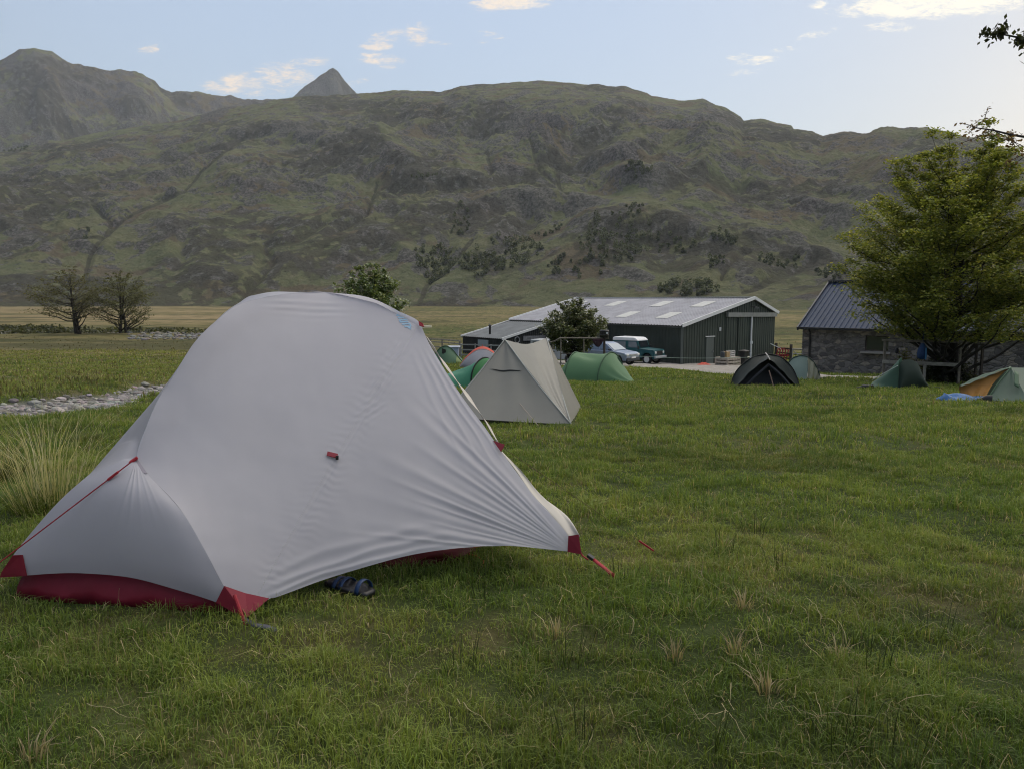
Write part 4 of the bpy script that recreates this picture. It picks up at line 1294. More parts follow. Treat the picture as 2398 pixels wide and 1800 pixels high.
mb = MB(); mb.grid([[Vector(c1[i]).lerp(Vector(c0[i]), s) + Vector((0, .12 * math.sin(math.pi * s) + .05, .01 * math.sin(i * .8 + 5 * s))) - e.location for s in np.linspace(0.03, 1, 10)] for i in range(22)])
mb.build('inner_door', M_OR, e, smooth=True, solid=.003)
mb = MB(); mb.grid(shrink([[pk2.lerp(rb[2], s).lerp(fb_.lerp(bl, s), t) for s in np.linspace(0, 1, 12)] for t in np.linspace(0, 1, 12)], e.location)); mb.build('rear_wall', M_RG, e, smooth=True)
pole_tube([fl + Vector((0, -.02, 0)), fl.lerp(pk, .5) + Vector((-.02, -.02, .02)), pk + Vector((0, -.02, .01))], .014, 'pole_sleeve', M_GRND, e)
mb = MB(); mb.grid([[at(2376 + 10 * s, 868 + 34 * t + 6 * s, Yr - .12 - .35 * t) - e.location for s in np.linspace(0, 1, 4)] for t in np.linspace(0, 1, 6)]); mb.build('vent', M_GRND, e, smooth=True, solid=.01)
# blue cloth and a boot in the porch
c_ = gp3(2246, 918, Yr - .1)
e = empty('groundsheet_bundle', c_, 0, 'crumpled bright blue cloth spread beside the orange lined porch', 'cloth')
rows = []
for i in range(26):
    t = i / 25; row = []
    for j in range(14):
        s = j / 13
        h = .16 * math.sin(math.pi * s) ** .7 * (1 - .8 * t) * (.7 + .5 * math.sin(t * 13 + s * 5)) + .02
        row.append(Vector(((t - .36) * 1.15 + .02 * math.sin(s * 14 + t * 5), (s - .5) * (.5 - .15 * t) , max(.004, h) * (1 if 0 < j < 13 and 0 < i < 25 else 0))))
    rows.append(row)
mb = MB(); mb.grid(rows); mb.build('cloth', mat('blue_tarp', (.025, .13, .34), .45, var=.3, scale=6), e, smooth=True)
shoe(gp3(2306, 926, Yr - .45), 1.2, 'dark boot with a pale toe in front of the orange lined porch')

# --- the three tents glimpsed between the pale tent and the grey one
Yq = 56.0
e = empty('dome_tent', gp3(1050, 850, Yq), 0, 'small green dome tent with a yellow green corner by the rail fence', 'tent')
M_G3 = cloth('mid_green_nylon', (.12, .22, .14), .3)
a, b = gp3(1012, 848, Yq), gp3(1084, 850, Yq - .4)
ar = [a + (b - a) * s + Vector((0, 0, z)) for s, z in ((0, 0), (.08, .6), (.22, 1.05), (.4, 1.28), (.55, 1.2), (.7, .9), (.85, .45), (1, 0))]
mb = MB(); mb.grid(shrink(loft([ar, [Vector(p) + Vector((.1, 1.8, -.4 * (p.z - a.z))) for p in ar]], 26, 8, .05), e.location)); mb.build('flysheet', M_G3, e, smooth=True)
c_ = curve(ar, 31); ft = curve([a, gp3(1045, 850, Yq - .9), b], 31)
mb = MB(); mb.grid([[Vector(c_[i]).lerp(Vector(ft[i]), t) + Vector((0, -.08 * math.sin(math.pi * t), 0)) - e.location for i in range(25)] for t in np.linspace(0, 1, 8)]); mb.build('front_wall', M_G3, e, smooth=True)
mb = MB(); mb.grid([[Vector(c_[i]).lerp(Vector(ft[i]), t) + Vector((0, -.08 * math.sin(math.pi * t), 0)) - e.location for i in range(24, 31)] for t in np.linspace(0, 1, 8)]); mb.build('corner_panel', cloth('lime_nylon', (.36, .46, .20), .3), e, smooth=True)
mb = MB(); mb.grid([[at(1035 + 9 * s, 816 + 12 * t + 3 * s, Yq - .5) - e.location for s in np.linspace(0, 1, 3)] for t in np.linspace(0, 1, 4)]); mb.build('vent', M_BLACK, e, solid=.02)
pole_tube([Vector(p) + Vector((0, -.03, .03)) for p in ar], .03, 'pole_sleeve', M_GRND, e)

Yq = 46.0
e = empty('dome_tent', gp3(1125, 862, Yq), 0, 'grey dome tent with a coral red crown, half hidden behind the teal tent', 'tent')
a, b = gp3(1074, 862, Yq), gp3(1186, 866, Yq)
z0 = a.z
ar = [a + (b - a) * s + Vector((0, 0, z)) for s, z in ((0, 0), (.1, .48), (.22, .86), (.36, 1.18), (.5, 1.31), (.64, 1.2), (.78, .9), (.9, .5), (1, 0))]
ar2 = [Vector(p) + Vector((0, -.25, -.10 * (p.z - z0))) for p in ar]
M_CO = cloth('coral_nylon', (.62, .11, .075), .3)
M_GB = cloth('blue_grey_nylon', (.36, .38, .44), .3)
mb = MB(); mb.grid(shrink(loft([ar2, ar, [Vector(p) + Vector((0, 1.0, -.15 * (p.z - z0))) for p in ar]], 30, 6, .0, 0), e.location)); mb.build('crown', M_CO, e, smooth=True)
c_ = curve([p for p in ar2], 31); ft = curve([a, gp3(1115, 870, Yq - 1.0), b], 31)
mb = MB(); mb.grid([[Vector(c_[i]).lerp(Vector(ft[i]), t) + Vector((0, -.02 - .12 * math.sin(math.pi * t), 0)) - e.location for i in range(31)] for t in np.linspace(.05, 1, 9)]); mb.build('front_wall', M_GB, e, smooth=True)
mb = MB(); mb.grid(shrink(loft([[Vector(p) + Vector((0, 1.0, -.15 * (p.z - z0))) for p in ar], [Vector(p) + Vector((0, 1.9, -.55 * (p.z - z0))) for p in ar]], 24, 6, .02, 0), e.location)); mb.build('rear_wall', M_GB, e, smooth=True)
mb = MB(); mb.tube([Vector(ar[4]) - e.location, Vector(ar[4]) + Vector((0, 0, .1)) - e.location], .02, 5); mb.build('top_toggle', M_CO, e)

Yq = 22.3
M_TE = cloth('teal_green_nylon', (.07, .27, .18), .34)
e = empty('tunnel_tent', gp3(1100, 905, Yq), 0, 'teal green tunnel tent with a dark hoop, wedged between the pale and grey tents', 'tent')
ha, hb_ = gp3(1104, 905, Yq - .1), gp3(1166, 902, Yq + .9)
hq = [ha + (hb_ - ha) * s + Vector((0, 0, z)) for s, z in ((0, 0), (.0, .28), (.08, .56), (.25, .76), (.47, .86), (.7, .8), (.86, .6), (.96, .3), (1, 0))]
ta, tb_ = gp3(1040, 906, Yq - .5), gp3(1058, 896, Yq + 1.1)
tq = hoop(ta, tb_, .42)
hr = [Vector(p) + Vector((1.3, .5, -.25 * (p.z - ha.z))) for p in hq]
mb = MB(); mb.grid(shrink(loft([tq, hq], 26, 16, .04, .02, 3), e.location)); mb.build('flysheet', M_TE, e, smooth=True)
mb = MB(); mb.grid(shrink(loft([hq, hr], 26, 12, .03, .012, 3), e.location)); mb.build('tail_panel', cloth('leaf_green_nylon', (.06, .24, .09), .34), e, smooth=True)
pole_tube([Vector(p) + Vector((0, -.01, .01)) for p in hq], .022, 'pole_sleeve', mat('black_sleeve', (.012, .014, .014), .7), e)
# ------------------------------------------------------------------ the barn
def rib_sheet(p0, p1, q0, q1, pitch, depth, nrm, mb):
    """profiled metal sheet between two edges p0-p1 (bottom) and q0-q1 (top); ribs run from bottom to top"""
    p0, p1, q0, q1 = map(Vector, (p0, p1, q0, q1)); L = (p1 - p0).length; n = max(2, int(L / pitch)); nrm = Vector(nrm)
    a, b = [], []
    for i in range(n):
        for f, d in ((0, 0), (.55, 0), (.66, depth), (.9, depth)):
            s = (i + f) / n
            a.append(p0.lerp(p1, s) + nrm * d); b.append(q0.lerp(q1, s) + nrm * d)
    a.append(p1); b.append(q1)
    mb.grid([a, b]); return mb


M_BARN = mat('olive_box_profile_steel', (.040, .052, .042), .55, var=.25, scale=.7)
M_BARN2 = mat('olive_door_steel', (.045, .058, .048), .5, var=.2, scale=.8)
M_ROOF = mat('grey_fibre_cement', (.42, .42, .455), .8, var=.22, scale=.9)
M_FLASH = mat('white_flashing', (.66, .67, .68), .5, var=.1, scale=2)
M_SKYL = mat('rooflight_plastic', (.465, .475, .46), .6, var=.15, scale=2)
M_WOODG = mat('weathered_wood', (.23, .20, .165), .9, var=.45, scale=9, bump=.4, bscale=40)
M_WOODD = mat('dark_wood', (.075, .06, .05), .9, var=.4, scale=9)
M_WOODL = mat('pale_wood', (.36, .33, .29), .9, var=.4, scale=9)
M_GALV = mat('galvanised_steel', (.34, .35, .36), .5, var=.2, scale=6, metal=.6)
M_GLASS = mat('dark_glass', (.02, .025, .03), .08, spec=.9)
M_RUBBER = mat('tyre_rubber', (.018, .018, .02), .9)
M_WHITE = mat('white_paint', (.72, .73, .75), .35, var=.08, scale=3)

Lg, Gg = Vector((-.6, .8, 0)), Vector((.8, .6, 0))
E1 = at(1598, 763, 57.0); BL, BW, BR = 21.2, 11.6, 8.45
zE, zR, zF = E1.z, 1.32, .12
zB = -4.0
barn = empty('barn', (E1.x, E1.y, -3.7), 0, 'long dark green steel barn with grey roof and sliding doors', 'barn')
O = Vector(barn.location)


def bp(a, s, z):
    """a metres along the long wall, s metres along the gable"""
    return Vector((E1.x, E1.y, 0)) + Lg * a + Gg * s + Vector((0, 0, z)) - O


mb = MB(); rib_sheet(bp(BL, 0, zB), bp(0, 0, zB), bp(BL, 0, zE), bp(0, 0, zE), .32, .04, -Gg, mb); mb.build('long_wall', M_BARN, barn)
mb = MB()
rib_sheet(bp(0, 0, zB), bp(0, BR, zB), bp(0, 0, zE - .04), bp(0, BR, zR - .06), .30, .04, -Lg, mb)
rib_sheet(bp(0, BR, zB), bp(0, BW, zB), bp(0, BR, zR - .06), bp(0, BW, zF - .04), .30, .04, -Lg, mb)
mb.build('gable_wall', M_BARN, barn)
mb = MB(); mb.poly([bp(BL, 0, zB), bp(BL, 0, zE), bp(BL, BR, zR), bp(BL, BW, zF), bp(BL, BW, zB)]); mb.poly([bp(0, BW, zB), bp(0, BW, zF), bp(BL, BW, zF), bp(BL, BW, zB)]); mb.build('rear_wall', M_BARN, barn)
up = Vector((0, 0, 1))
sl = (zR - zE) / BR
rn = (up - Gg * sl).normalized()
mb = MB(); rib_sheet(bp(BL + .1, -.25, zE - .25 * sl + .05), bp(-.2, -.25, zE - .25 * sl + .05), bp(BL + .1, BR, zR + .05), bp(-.2, BR, zR + .05), .30, .055, rn, mb)
roof = mb.build('roof', M_ROOF, barn)
mb = MB(); rib_sheet(bp(-.2, BW + .2, zF), bp(BL + .1, BW + .2, zF), bp(-.2, BR, zR + .05), bp(BL + .1, BR, zR + .05), .30, .055, up, mb); mb.build('roof', M_ROOF, barn)
for a, b in ((3.1, .16), (7.6, .16), (13.3, .16), (18.6, .16), (8.05, .60), (3.5, .60), (13.0, .62)):
    mb = MB(); q = []
    for da, db in ((.65, 0), (-.65, 0), (-.65, .22), (.65, .22)):
        s_ = BR * (1 - b - db); q.append(bp(a + da, s_, zR + .05 - (b + db) * BR * sl) + rn * .062)
    mb.poly(q); mb.build('rooflight', M_SKYL, roof, solid=.02)
mb = MB(); mb.bar(bp(BL + .1, BR, zR + .13), bp(-.22, BR, zR + .13), .45, .05); mb.build('ridge_cap', M_FLASH, roof)
for a in (-.24, BL + .14):
    mb = MB(); mb.bar(bp(a, -.28, zE - .28 * sl + .07), bp(a, BR, zR + .07), .09, .26); mb.bar(bp(a, BR, zR + .07), bp(a, BW + .2, zF + .04), .09, .24); mb.build('bargeboard', M_FLASH if a < 0 else M_WHITE, barn)
mb = MB(); mb.bar(bp(-.1, -.30, zE - .12), bp(BL, -.30, zE - .12), .12, .10); mb.build('gutter', mat('dark_gutter', (.03, .035, .032), .5), barn)
mb = MB(); mb.bar(bp(-.03, -.03, zB), bp(-.03, -.03, zE - .1), .16, .16); mb.build('corner_trim', M_GALV if False else mat('corner_trim', (.10, .115, .105), .5), barn)
# doors in the gable
d = mb = MB(); mb.box(bp(-.07, 3.15, -2.68), (.9, .06, 2.04), rot=Matrix((Gg, Lg, up)).transposed()); door = mb.build('door', mat('grey_green_door', (.085, .10, .095), .5), barn, bevel=.01)
mb = MB(); mb.box(bp(-.13, 3.5, -2.75), (.05, .05, .14), rot=Matrix((Gg, Lg, up)).transposed()); mb.build('handle', M_GALV, door)
mb = MB(); mb.bar(bp(-.08, 2.62, -1.58), bp(-.08, 3.72, -1.58), .10, .06); mb.build('door_canopy', M_FLASH, barn)
for s0, s1, off in ((5.15, 6.45, .08), (6.62, 8.12, .12), (8.2, 11.45, .12)):
    mb = MB(); rib_sheet(bp(-off, s0, -3.72), bp(-off, s1, -3.72), bp(-off, s0, -.02), bp(-off, s1, -.02), .27, .035, -Lg, mb)
    mb.bar(bp(-off + .03, s0, -3.72), bp(-off + .03, s0, -.02), .05, .08)
    mb.build('sliding_door', M_BARN2, barn)
mb = MB(); mb.bar(bp(-.2, 5.05, .07), bp(-.2, 11.5, .0), .22, .34); mb.build('door_track', mat('grey_track', (.24, .25, .24), .6, var=.2, scale=3), barn)
mb = MB(); mb.tube([bp(-.22, 8.16, -.1), bp(-.22, 8.16, -3.7)], .075, 8); mb.box(bp(-.24, 8.18, -2.2), (.2, .12, .22)); mb.build('drop_bolt', M_WHITE, barn)
mb = MB(); mb.bar(bp(-.05, 8.3, .72), bp(-.5, 8.3, .66), .08, .08); mb.box(bp(-.55, 8.3, .60), (.35, .25, .12)); mb.build('gable_lamp', mat('lamp_housing', (.12, .12, .12), .5), barn)
mb = MB(); mb.box(bp(-.08, 4.35, -1.05), (.14, .14, .3)); mb.build('alarm_box', M_FLASH, barn)
# lean-to annex on the far part of the long wall
AL0, AL1, AD = BL - 6.2, BL, 5.74
zA = -2.12
mb = MB(); sl2 = (zE - zA) / AD; rn2 = (up - Gg * sl2).normalized()
rib_sheet(bp(AL1 + .1, -AD - .1, zA), bp(AL0 - .1, -AD - .1, zA), bp(AL1 + .1, .0, zE - .08), bp(AL0 - .1, 0, zE - .08), .30, .05, rn2, mb); aroof = mb.build('annex_roof', mat('annex_roofing', (.21, .225, .235), .75, var=.25, scale=.8), barn)
mb = MB(); mb.bar(bp(AL0 - .13, -AD - .12, zA + .0), bp(AL0 - .13, .0, zE - .06), .09, .2); mb.build('bargeboard', M_FLASH, barn)
mb = MB(); mb.bar(bp(AL1 + .13, -AD - .12, zA + .0), bp(AL1 + .13, .0, zE - .06), .09, .2); mb.build('bargeboard', M_FLASH, barn)
M_ANX = mat('black_stained_boards', (.016, .019, .02), .7, var=.3, scale=3)
mb = MB(); rib_sheet(bp(AL1, -AD, zB), bp(AL0, -AD, zB), bp(AL1, -AD, zA - .06), bp(AL0, -AD, zA - .06), .22, .02, -Gg, mb); mb.build('annex_wall', M_ANX, barn)
mb = MB(); rib_sheet(bp(AL0, -AD, zB), bp(AL0, 0, zB), bp(AL0, -AD, zA - .1), bp(AL0, 0, zE - .14), .22, .02, -Lg, mb); mb.build('annex_wall', M_ANX, barn)
mb = MB(); mb.poly([bp(AL1, -AD, zB), bp(AL1, -AD, zA), bp(AL1, 0, zE), bp(AL1, 0, zB)]); mb.build('annex_wall', M_ANX, barn)
mb = MB(); mb.tube([bp(AL0 + 3.1, -AD + .9, zA - .1), bp(AL0 + 3.1, -AD + .9, zA + 1.0)], .10, 10); mb.lathe([(.16, 0), (.16, .06), (.05, .16)], bp(AL0 + 3.1, -AD + .9, zA + 1.0), 10); mb.build('flue', M_BLACK, barn)
mb = MB(); mb.box(bp(AL0 + 2.8, -AD - .06, -2.62), (1.6, .06, .62), rot=Matrix((Lg, Gg, up)).transposed()); mb.build('window', mat('pale_blind', (.25, .30, .33), .3), barn)
mb = MB(); mb.box(bp(AL0 - .06, -AD + 3.5, -2.15), (2.5, .05, .42), rot=Matrix((Gg, Lg, up)).transposed()); mb.build('notice_board', mat('grey_board', (.20, .21, .23), .6, var=.5, scale=6), barn)
mb = MB(); mb.tube([bp(AL0 - .1, -AD + 1.55, -2.25) + Vector((Gg * math.cos(a) + up * math.sin(a)) * .26) for a in np.linspace(0, 2 * math.pi, 21)], .04, 6); mb.build('wheel_ornament', M_GALV, barn)
# small white store against the long wall
store = empty('store_hut', bp(9.9, -1.6, -3.75) + O, 0, 'small white lean-to hut against the long barn wall, behind the parked vehicles', 'hut')
so = Vector(store.location)
def sp_(a, s, z): return bp(a, s, z) + O - so
mb = MB(); mb.prism([sp_(8.6, 0, zB), sp_(8.6, -2.6, zB), sp_(8.6, -2.6, -1.55), sp_(8.6, 0, -1.20)], Lg * 2.9); mb.build('wall', mat('whitewashed_block', (.42, .42, .42), .8, var=.3, scale=3), store)
mb = MB(); mb.prism([sp_(8.3, 0.0, -1.17), sp_(8.3, -2.9, -1.55), sp_(8.3, -2.9, -1.45), sp_(8.3, 0, -1.06)], Lg * 3.5); mb.build('roof', mat('pale_felt', (.42, .44, .47), .6), store)
mb = MB(); mb.box(sp_(8.57, -1.4, -2.6), (1.0, .05, 1.9), rot=Matrix((Gg, Lg, up)).transposed()); mb.build('door', M_BARN2, store)

# yard and track
def strip(name, far, near, m_, nx=160, ny=10, lift=.03):
    f, n_ = curve([ground_at(u, v) for u, v in far], nx, False), curve([ground_at(u, v) for u, v in near], nx, False)
    P = np.array([f * (1 - t) + n_ * t for t in np.linspace(0, 1, ny)])
    P[..., 2] = g(P[..., 0], P[..., 1]) + lift
    P[0, :, 2] -= lift * 1.6; P[-1, :, 2] -= lift * 1.6
    o = np_mesh(name, P.reshape(-1, 3), grid_faces(*P.shape[:2]), [m_]); tag(o, kind='structure'); return P


M_TRACK = mat('grey_gravel', (.29, .275, .255), .95, col2=(.19, .175, .155), scale=2.2, bump=.8, bscale=14)
TRK = strip('track', [(1290, 843), (1440, 846), (1600, 849), (1720, 851), (1830, 866), (1925, 879), (2030, 881), (2150, 884), (2320, 890)],
            [(1290, 856), (1440, 859), (1540, 863), (1620, 869), (1710, 880), (1800, 884), (1925, 886), (2030, 886), (2150, 889), (2320, 897)], M_TRACK)

# ------------------------------------------------------------------ stone house
Ld, Gd = Vector((.74, -.67, 0)).normalized(), Vector((.67, .74, 0)).normalized()
H1 = at(1880, 766, 42.0)
house = empty('stone_house', (H1.x, H1.y, gz(H1.x, H1.y)), 0, 'rubble stone house with a dark blue corrugated roof, behind the leafy tree', 'house')
HO = Vector(house.location)
HLn, HW = 17.0, 8.5
zhE, zhR, zhB = H1.z, 2.2, H1.z - 3.4


def hp_(t, s, z): return Vector((H1.x, H1.y, 0)) + Ld * t + Gd * s + Vector((0, 0, z)) - HO


def stone_mat():
    m_ = bpy.data.materials.new('rubble_stone'); m_.use_nodes = True
    t = NT(m_.node_tree); b = t.n['Principled BSDF']
    oc = t.node('ShaderNodeTexCoord').outputs['Object']
    mp = t.node('ShaderNodeMapping'); mp.inputs['Scale'].default_value = (1, 1, 1.7)
    ds = t.node('ShaderNodeVectorMath', operation='ADD')
    nz = t.node('ShaderNodeTexNoise'); nz.inputs['Scale'].default_value = 2.2
    t.l.new(oc, nz.inputs['Vector'])
    t.l.new(oc, ds.inputs[0]); t.l.new(t.vm('SCALE', nz.outputs['Color'], .35), ds.inputs[1])
    t.l.new(ds.outputs[0], mp.inputs[0])
    vo = t.node('ShaderNodeTexVoronoi', feature='DISTANCE_TO_EDGE'); vo.inputs['Scale'].default_value = 2.9
    vc = t.node('ShaderNodeTexVoronoi'); vc.inputs['Scale'].default_value = 2.9
    t.l.new(mp.outputs[0], vo.inputs['Vector']); t.l.new(mp.outputs[0], vc.inputs['Vector'])
    sp = t.node('ShaderNodeSeparateColor'); t.l.new(vc.outputs['Color'], sp.inputs[0])
    f = t.noise(oc, 9, 6, .65)
    c = t.mix(sp.outputs[0], (.085, .08, .08), (.21, .195, .185))
    c = t.mix(t.ramp(sp.outputs[1], .75, .95), c, (.27, .24, .205))
    c = t.vm('SCALE', c, t.m('ADD', .55, t.m('MULTIPLY', f, .9)))
    c = t.mix(t.ramp(vo.outputs['Distance'], .0, .06), (.15, .14, .13), c)
    t.l.new(c, b.inputs['Base Color']); b.inputs['Roughness'].default_value = .95
    bn = t.node('ShaderNodeBump'); bn.inputs['Strength'].default_value = .9; bn.inputs['Distance'].default_value = .05
    t.l.new(t.m('ADD', t.ramp(vo.outputs['Distance'], 0, .12), t.m('MULTIPLY', f, .6)), bn.inputs['Height']); t.l.new(bn.outputs[0], b.inputs['Normal'])
    return m_


M_STONE = stone_mat()
w0, w1, wz0, wz1 = 3.3, 4.45, -1.40, -.62
mb = MB(); th = .45
for (t0, t1, z0, z1) in ((0, w0, zhB, zhE), (w1, HLn, zhB, zhE), (w0, w1, zhB, wz0), (w0, w1, wz1, zhE)):
    mb.box((hp_((t0 + t1) / 2, th / 2, (z0 + z1) / 2)), (t1 - t0, th, z1 - z0), rot=Matrix((Ld, Gd, up)).transposed())
mb.build('front_wall', M_STONE, house)
mb = MB(); mb.prism([hp_(0.002, th, zhB), hp_(.002, HW, zhB), hp_(.002, HW, zhE), hp_(.002, HW / 2, zhR - .05), hp_(.002, .002, zhE), hp_(.002, th, zhE)], Ld * .4); mb.build('gable_wall', M_STONE, house)
mb = MB(); mb.prism([hp_(HLn - .4, th, zhB), hp_(HLn - .4, HW, zhB), hp_(HLn - .4, HW, zhE), hp_(HLn - .4, HW / 2, zhR - .05), hp_(HLn - .4, th, zhE)], Ld * .4)
mb.box(hp_(HLn / 2, HW - .2, (zhB + zhE) / 2), (HLn - .9, .4, zhE - zhB), rot=Matrix((Ld, Gd, up)).transposed()); mb.build('rear_wall', M_STONE, house)
M_BLUE_R = mat('blue_black_roof_sheet', (.028, .046, .088), .6, var=.25, scale=.6, spec=.25)
hsl = (zhR - zhE) / (HW / 2); hn = (up - Gd * hsl).normalized()
mb = MB(); rib_sheet(hp_(-.15, -.25, zhE - .25 * hsl + .06), hp_(HLn + .15, -.25, zhE - .25 * hsl + .06), hp_(-.15, HW / 2, zhR + .06), hp_(HLn + .15, HW / 2, zhR + .06), .27, .05, hn, mb); hr_ = mb.build('roof', M_BLUE_R, house)
mb = MB(); rib_sheet(hp_(HLn + .15, HW + .25, zhE - .25 * hsl + .06), hp_(-.15, HW + .25, zhE - .25 * hsl + .06), hp_(HLn + .15, HW / 2, zhR + .06), hp_(-.15, HW / 2, zhR + .06), .27, .05, up, mb); mb.build('roof', M_BLUE_R, house)
M_BLUE_D = mat('dark_blue_trim', (.022, .028, .045), .45)
mb = MB(); mb.bar(hp_(-.2, HW / 2, zhR + .13), hp_(HLn + .2, HW / 2, zhR + .13), .4, .06); mb.build('ridge_cap', M_BLUE_D, house)
mb = MB(); mb.bar(hp_(-.19, -.27, zhE - .27 * hsl + .06), hp_(-.19, HW / 2, zhR + .06), .08, .2); mb.build('bargeboard', M_BLUE_D, house)
mb = MB(); mb.bar(hp_(-.15, -.34, zhE - .06), hp_(HLn, -.34, zhE - .06), .13, .12); mb.build('gutter', M_BLACK, house)
mb = MB(); mb.tube([hp_(.45, -.30, zhE - .1), hp_(.45, -.08, zhE - .35), hp_(.45, -.08, zhB + .5)], .055, 8); mb.build('downpipe', M_BLACK, house)
wn = empty('window', hp_((w0 + w1) / 2, .12, (wz0 + wz1) / 2)); wn.parent = house
rot = Matrix((Ld, Gd, up)).transposed()
mb = MB(); W2, H2 = (w1 - w0) / 2, (wz1 - wz0) / 2
for a, b in (((-W2, -H2), (W2, -H2)), ((W2, -H2), (W2, H2)), ((W2, H2), (-W2, H2)), ((-W2, H2), (-W2, -H2))):
    mb.bar(rot @ Vector((a[0], 0, a[1])), rot @ Vector((b[0], 0, b[1])), .08, .09)
mb.build('frame', M_WOODD, wn)
mb = MB(); mb.box((0, 0, 0), (2 * W2 - .08, .03, 2 * H2 - .08), rot=rot); mb.build('pane', M_GLASS, wn)
mb = MB(); mb.box(rot @ Vector((0, -.22, -H2 - .08)), (2 * W2 + .3, .30, .1), rot=rot); mb.build('sill', mat('pale_stone_sill', (.26, .25, .24), .9), wn)
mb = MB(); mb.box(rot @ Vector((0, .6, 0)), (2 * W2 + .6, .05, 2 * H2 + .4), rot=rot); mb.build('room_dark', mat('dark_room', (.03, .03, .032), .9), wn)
for i, (x, h) in enumerate(((-.3, .12), (.02, .26), (.22, .16))):
    mb = MB(); mb.lathe([(.05, 0), (.07, h * .5), (.03, h)], rot @ Vector((x, .07, -H2 + .05)), 10); mb.build('ornament', mat('pale_ornament', (.30, .25, .23), .7), wn)

# ------------------------------------------------------------------ vehicles
def wheel(e, x, y, r, w, rim_m):
    wr = empty('wheel', (x, y, r)); wr.parent = e
    rt = Matrix.Rotation(math.pi / 2, 3, 'X')
    mb = MB(); mb.lathe([(r * .6, -w / 2), (r * .93, -w / 2), (r, -w * .3), (r, w * .3), (r * .93, w / 2), (r * .6, w / 2)], (0, 0, 0), 24, rt, cap=False); mb.build('tyre', M_RUBBER, wr, auto=.7)
    mb = MB(); mb.lathe([(.02, -w * .44), (r * .2, -w * .5), (r * .34, -w * .36), (r * .56, -w * .47), (r * .62, -w * .44), (r * .62, w * .44), (r * .3, w * .4), (.02, w * .44)], (0, 0, 0), 24, rt); mb.build('rim', rim_m, wr, auto=.5)


def extr(mb, prof, y0, y1):
    """side profile (x, z) extruded across the car from y0 to y1"""
    mb.prism([(x, y0, z) for x, z in prof], (0, y1 - y0, 0)); return mb


def arch_prof(x0, x1, zs, wheels, r, ztop):
    """lower body outline with wheel arches"""
    pts = [(x0, zs)]
    for c in wheels:
        pts += [(c + r * math.cos(a), zs + max(0, r * math.sin(a) * .98 + .0)) for a in np.linspace(math.pi, 0, 10)]
    pts += [(x1, zs)]
    return pts


# boxy teal four-wheel drive with a white roof; nose towards +x
c = at(1494, 852, 57.2); c.z = gz(c.x, c.y) + .02
car = empty('parked_jeep', c, R(-40), 'boxy teal four wheel drive with a white roof, parked against the barn', 'car')
M_TEAL = mat('teal_paint', (.012, .085, .10), .35, var=.25, scale=2)
Wd = .78
lower = arch_prof(-1.75, 1.78, .42, (-1.15, 1.18), .46, 0)
body = lower + [(1.82, .62), (1.80, .98), (1.72, 1.08), (.62, 1.16), (.55, 1.18), (-1.78, 1.18), (-1.80, .6)]
mb = MB(); extr(mb, body, -Wd, Wd); mb.build('body', M_TEAL, car, bevel=.03)
cab = [(-1.78, 1.184), (.54, 1.184), (.34, 1.72), (-1.76, 1.72)]
mb = MB(); extr(mb, cab, -Wd + .03, Wd - .03); mb.build('cab', M_TEAL, car, bevel=.02)
rf = [(-1.80, 1.70), (.42, 1.70), (.36, 1.78), (.20, 1.90), (.05, 1.95), (-1.6, 1.97), (-1.78, 1.92)]
mb = MB(); extr(mb, rf, -Wd + .01, Wd - .01); mb.build('roof', M_WHITE, car, bevel=.05)
for y in (-Wd + .024, Wd - .024):
    for (x0, x1, x2, x3) in ((-1.62, -.66, -.66, -1.62), (-.40, .38, .26, -.40)):
        mb = MB(); mb.poly([(x0, y, 1.22), (x1, y, 1.22), (x2, y, 1.64), (x3, y, 1.64)]); mb.build('side_window', mat('reflecting_glass', (.16, .19, .22), .1, spec=.9), car, solid=.012)
mb = MB(); mb.poly([(.565, -.62, 1.24), (.565, .62, 1.24), (.385, .60, 1.66), (.385, -.60, 1.66)]); mb.build('windscreen', M_GLASS, car, solid=.02)
mb = MB(); mb.box((1.80, 0, .84), (.05, .86, .34)); mb.build('grille', M_BLACK, car)
for y in (-.56, .56):
    mb = MB(); mb.lathe([(.10, 0), (.10, .03), (.06, .05)], (1.80, y, .88), 16, Matrix.Rotation(math.pi / 2, 3, 'Y')); mb.build('headlight', mat('headlight_glass', (.7, .7, .68), .15), car)
mb = MB(); mb.box((1.90, 0, .56), (.12, 1.62, .17)); mb.build('bumper', mat('pale_bumper', (.36, .37, .39), .5), car, bevel=.02)
for y in (-.86, .86):
    mb = MB(); mb.box((.52, y, 1.24), (.06, .16, .24)); mb.build('door_mirror', M_BLACK, car, bevel=.02)
M_RIM = mat('white_steel_rim', (.55, .55, .53), .5)
for x in (-1.15, 1.18):
    for y in (-.68, .68): wheel(car, x, y, .38, .22, M_RIM)
mb = MB(); mb.box((0, 0, .45), (3.2, 1.1, .2)); mb.build('chassis', M_BLACK, car)

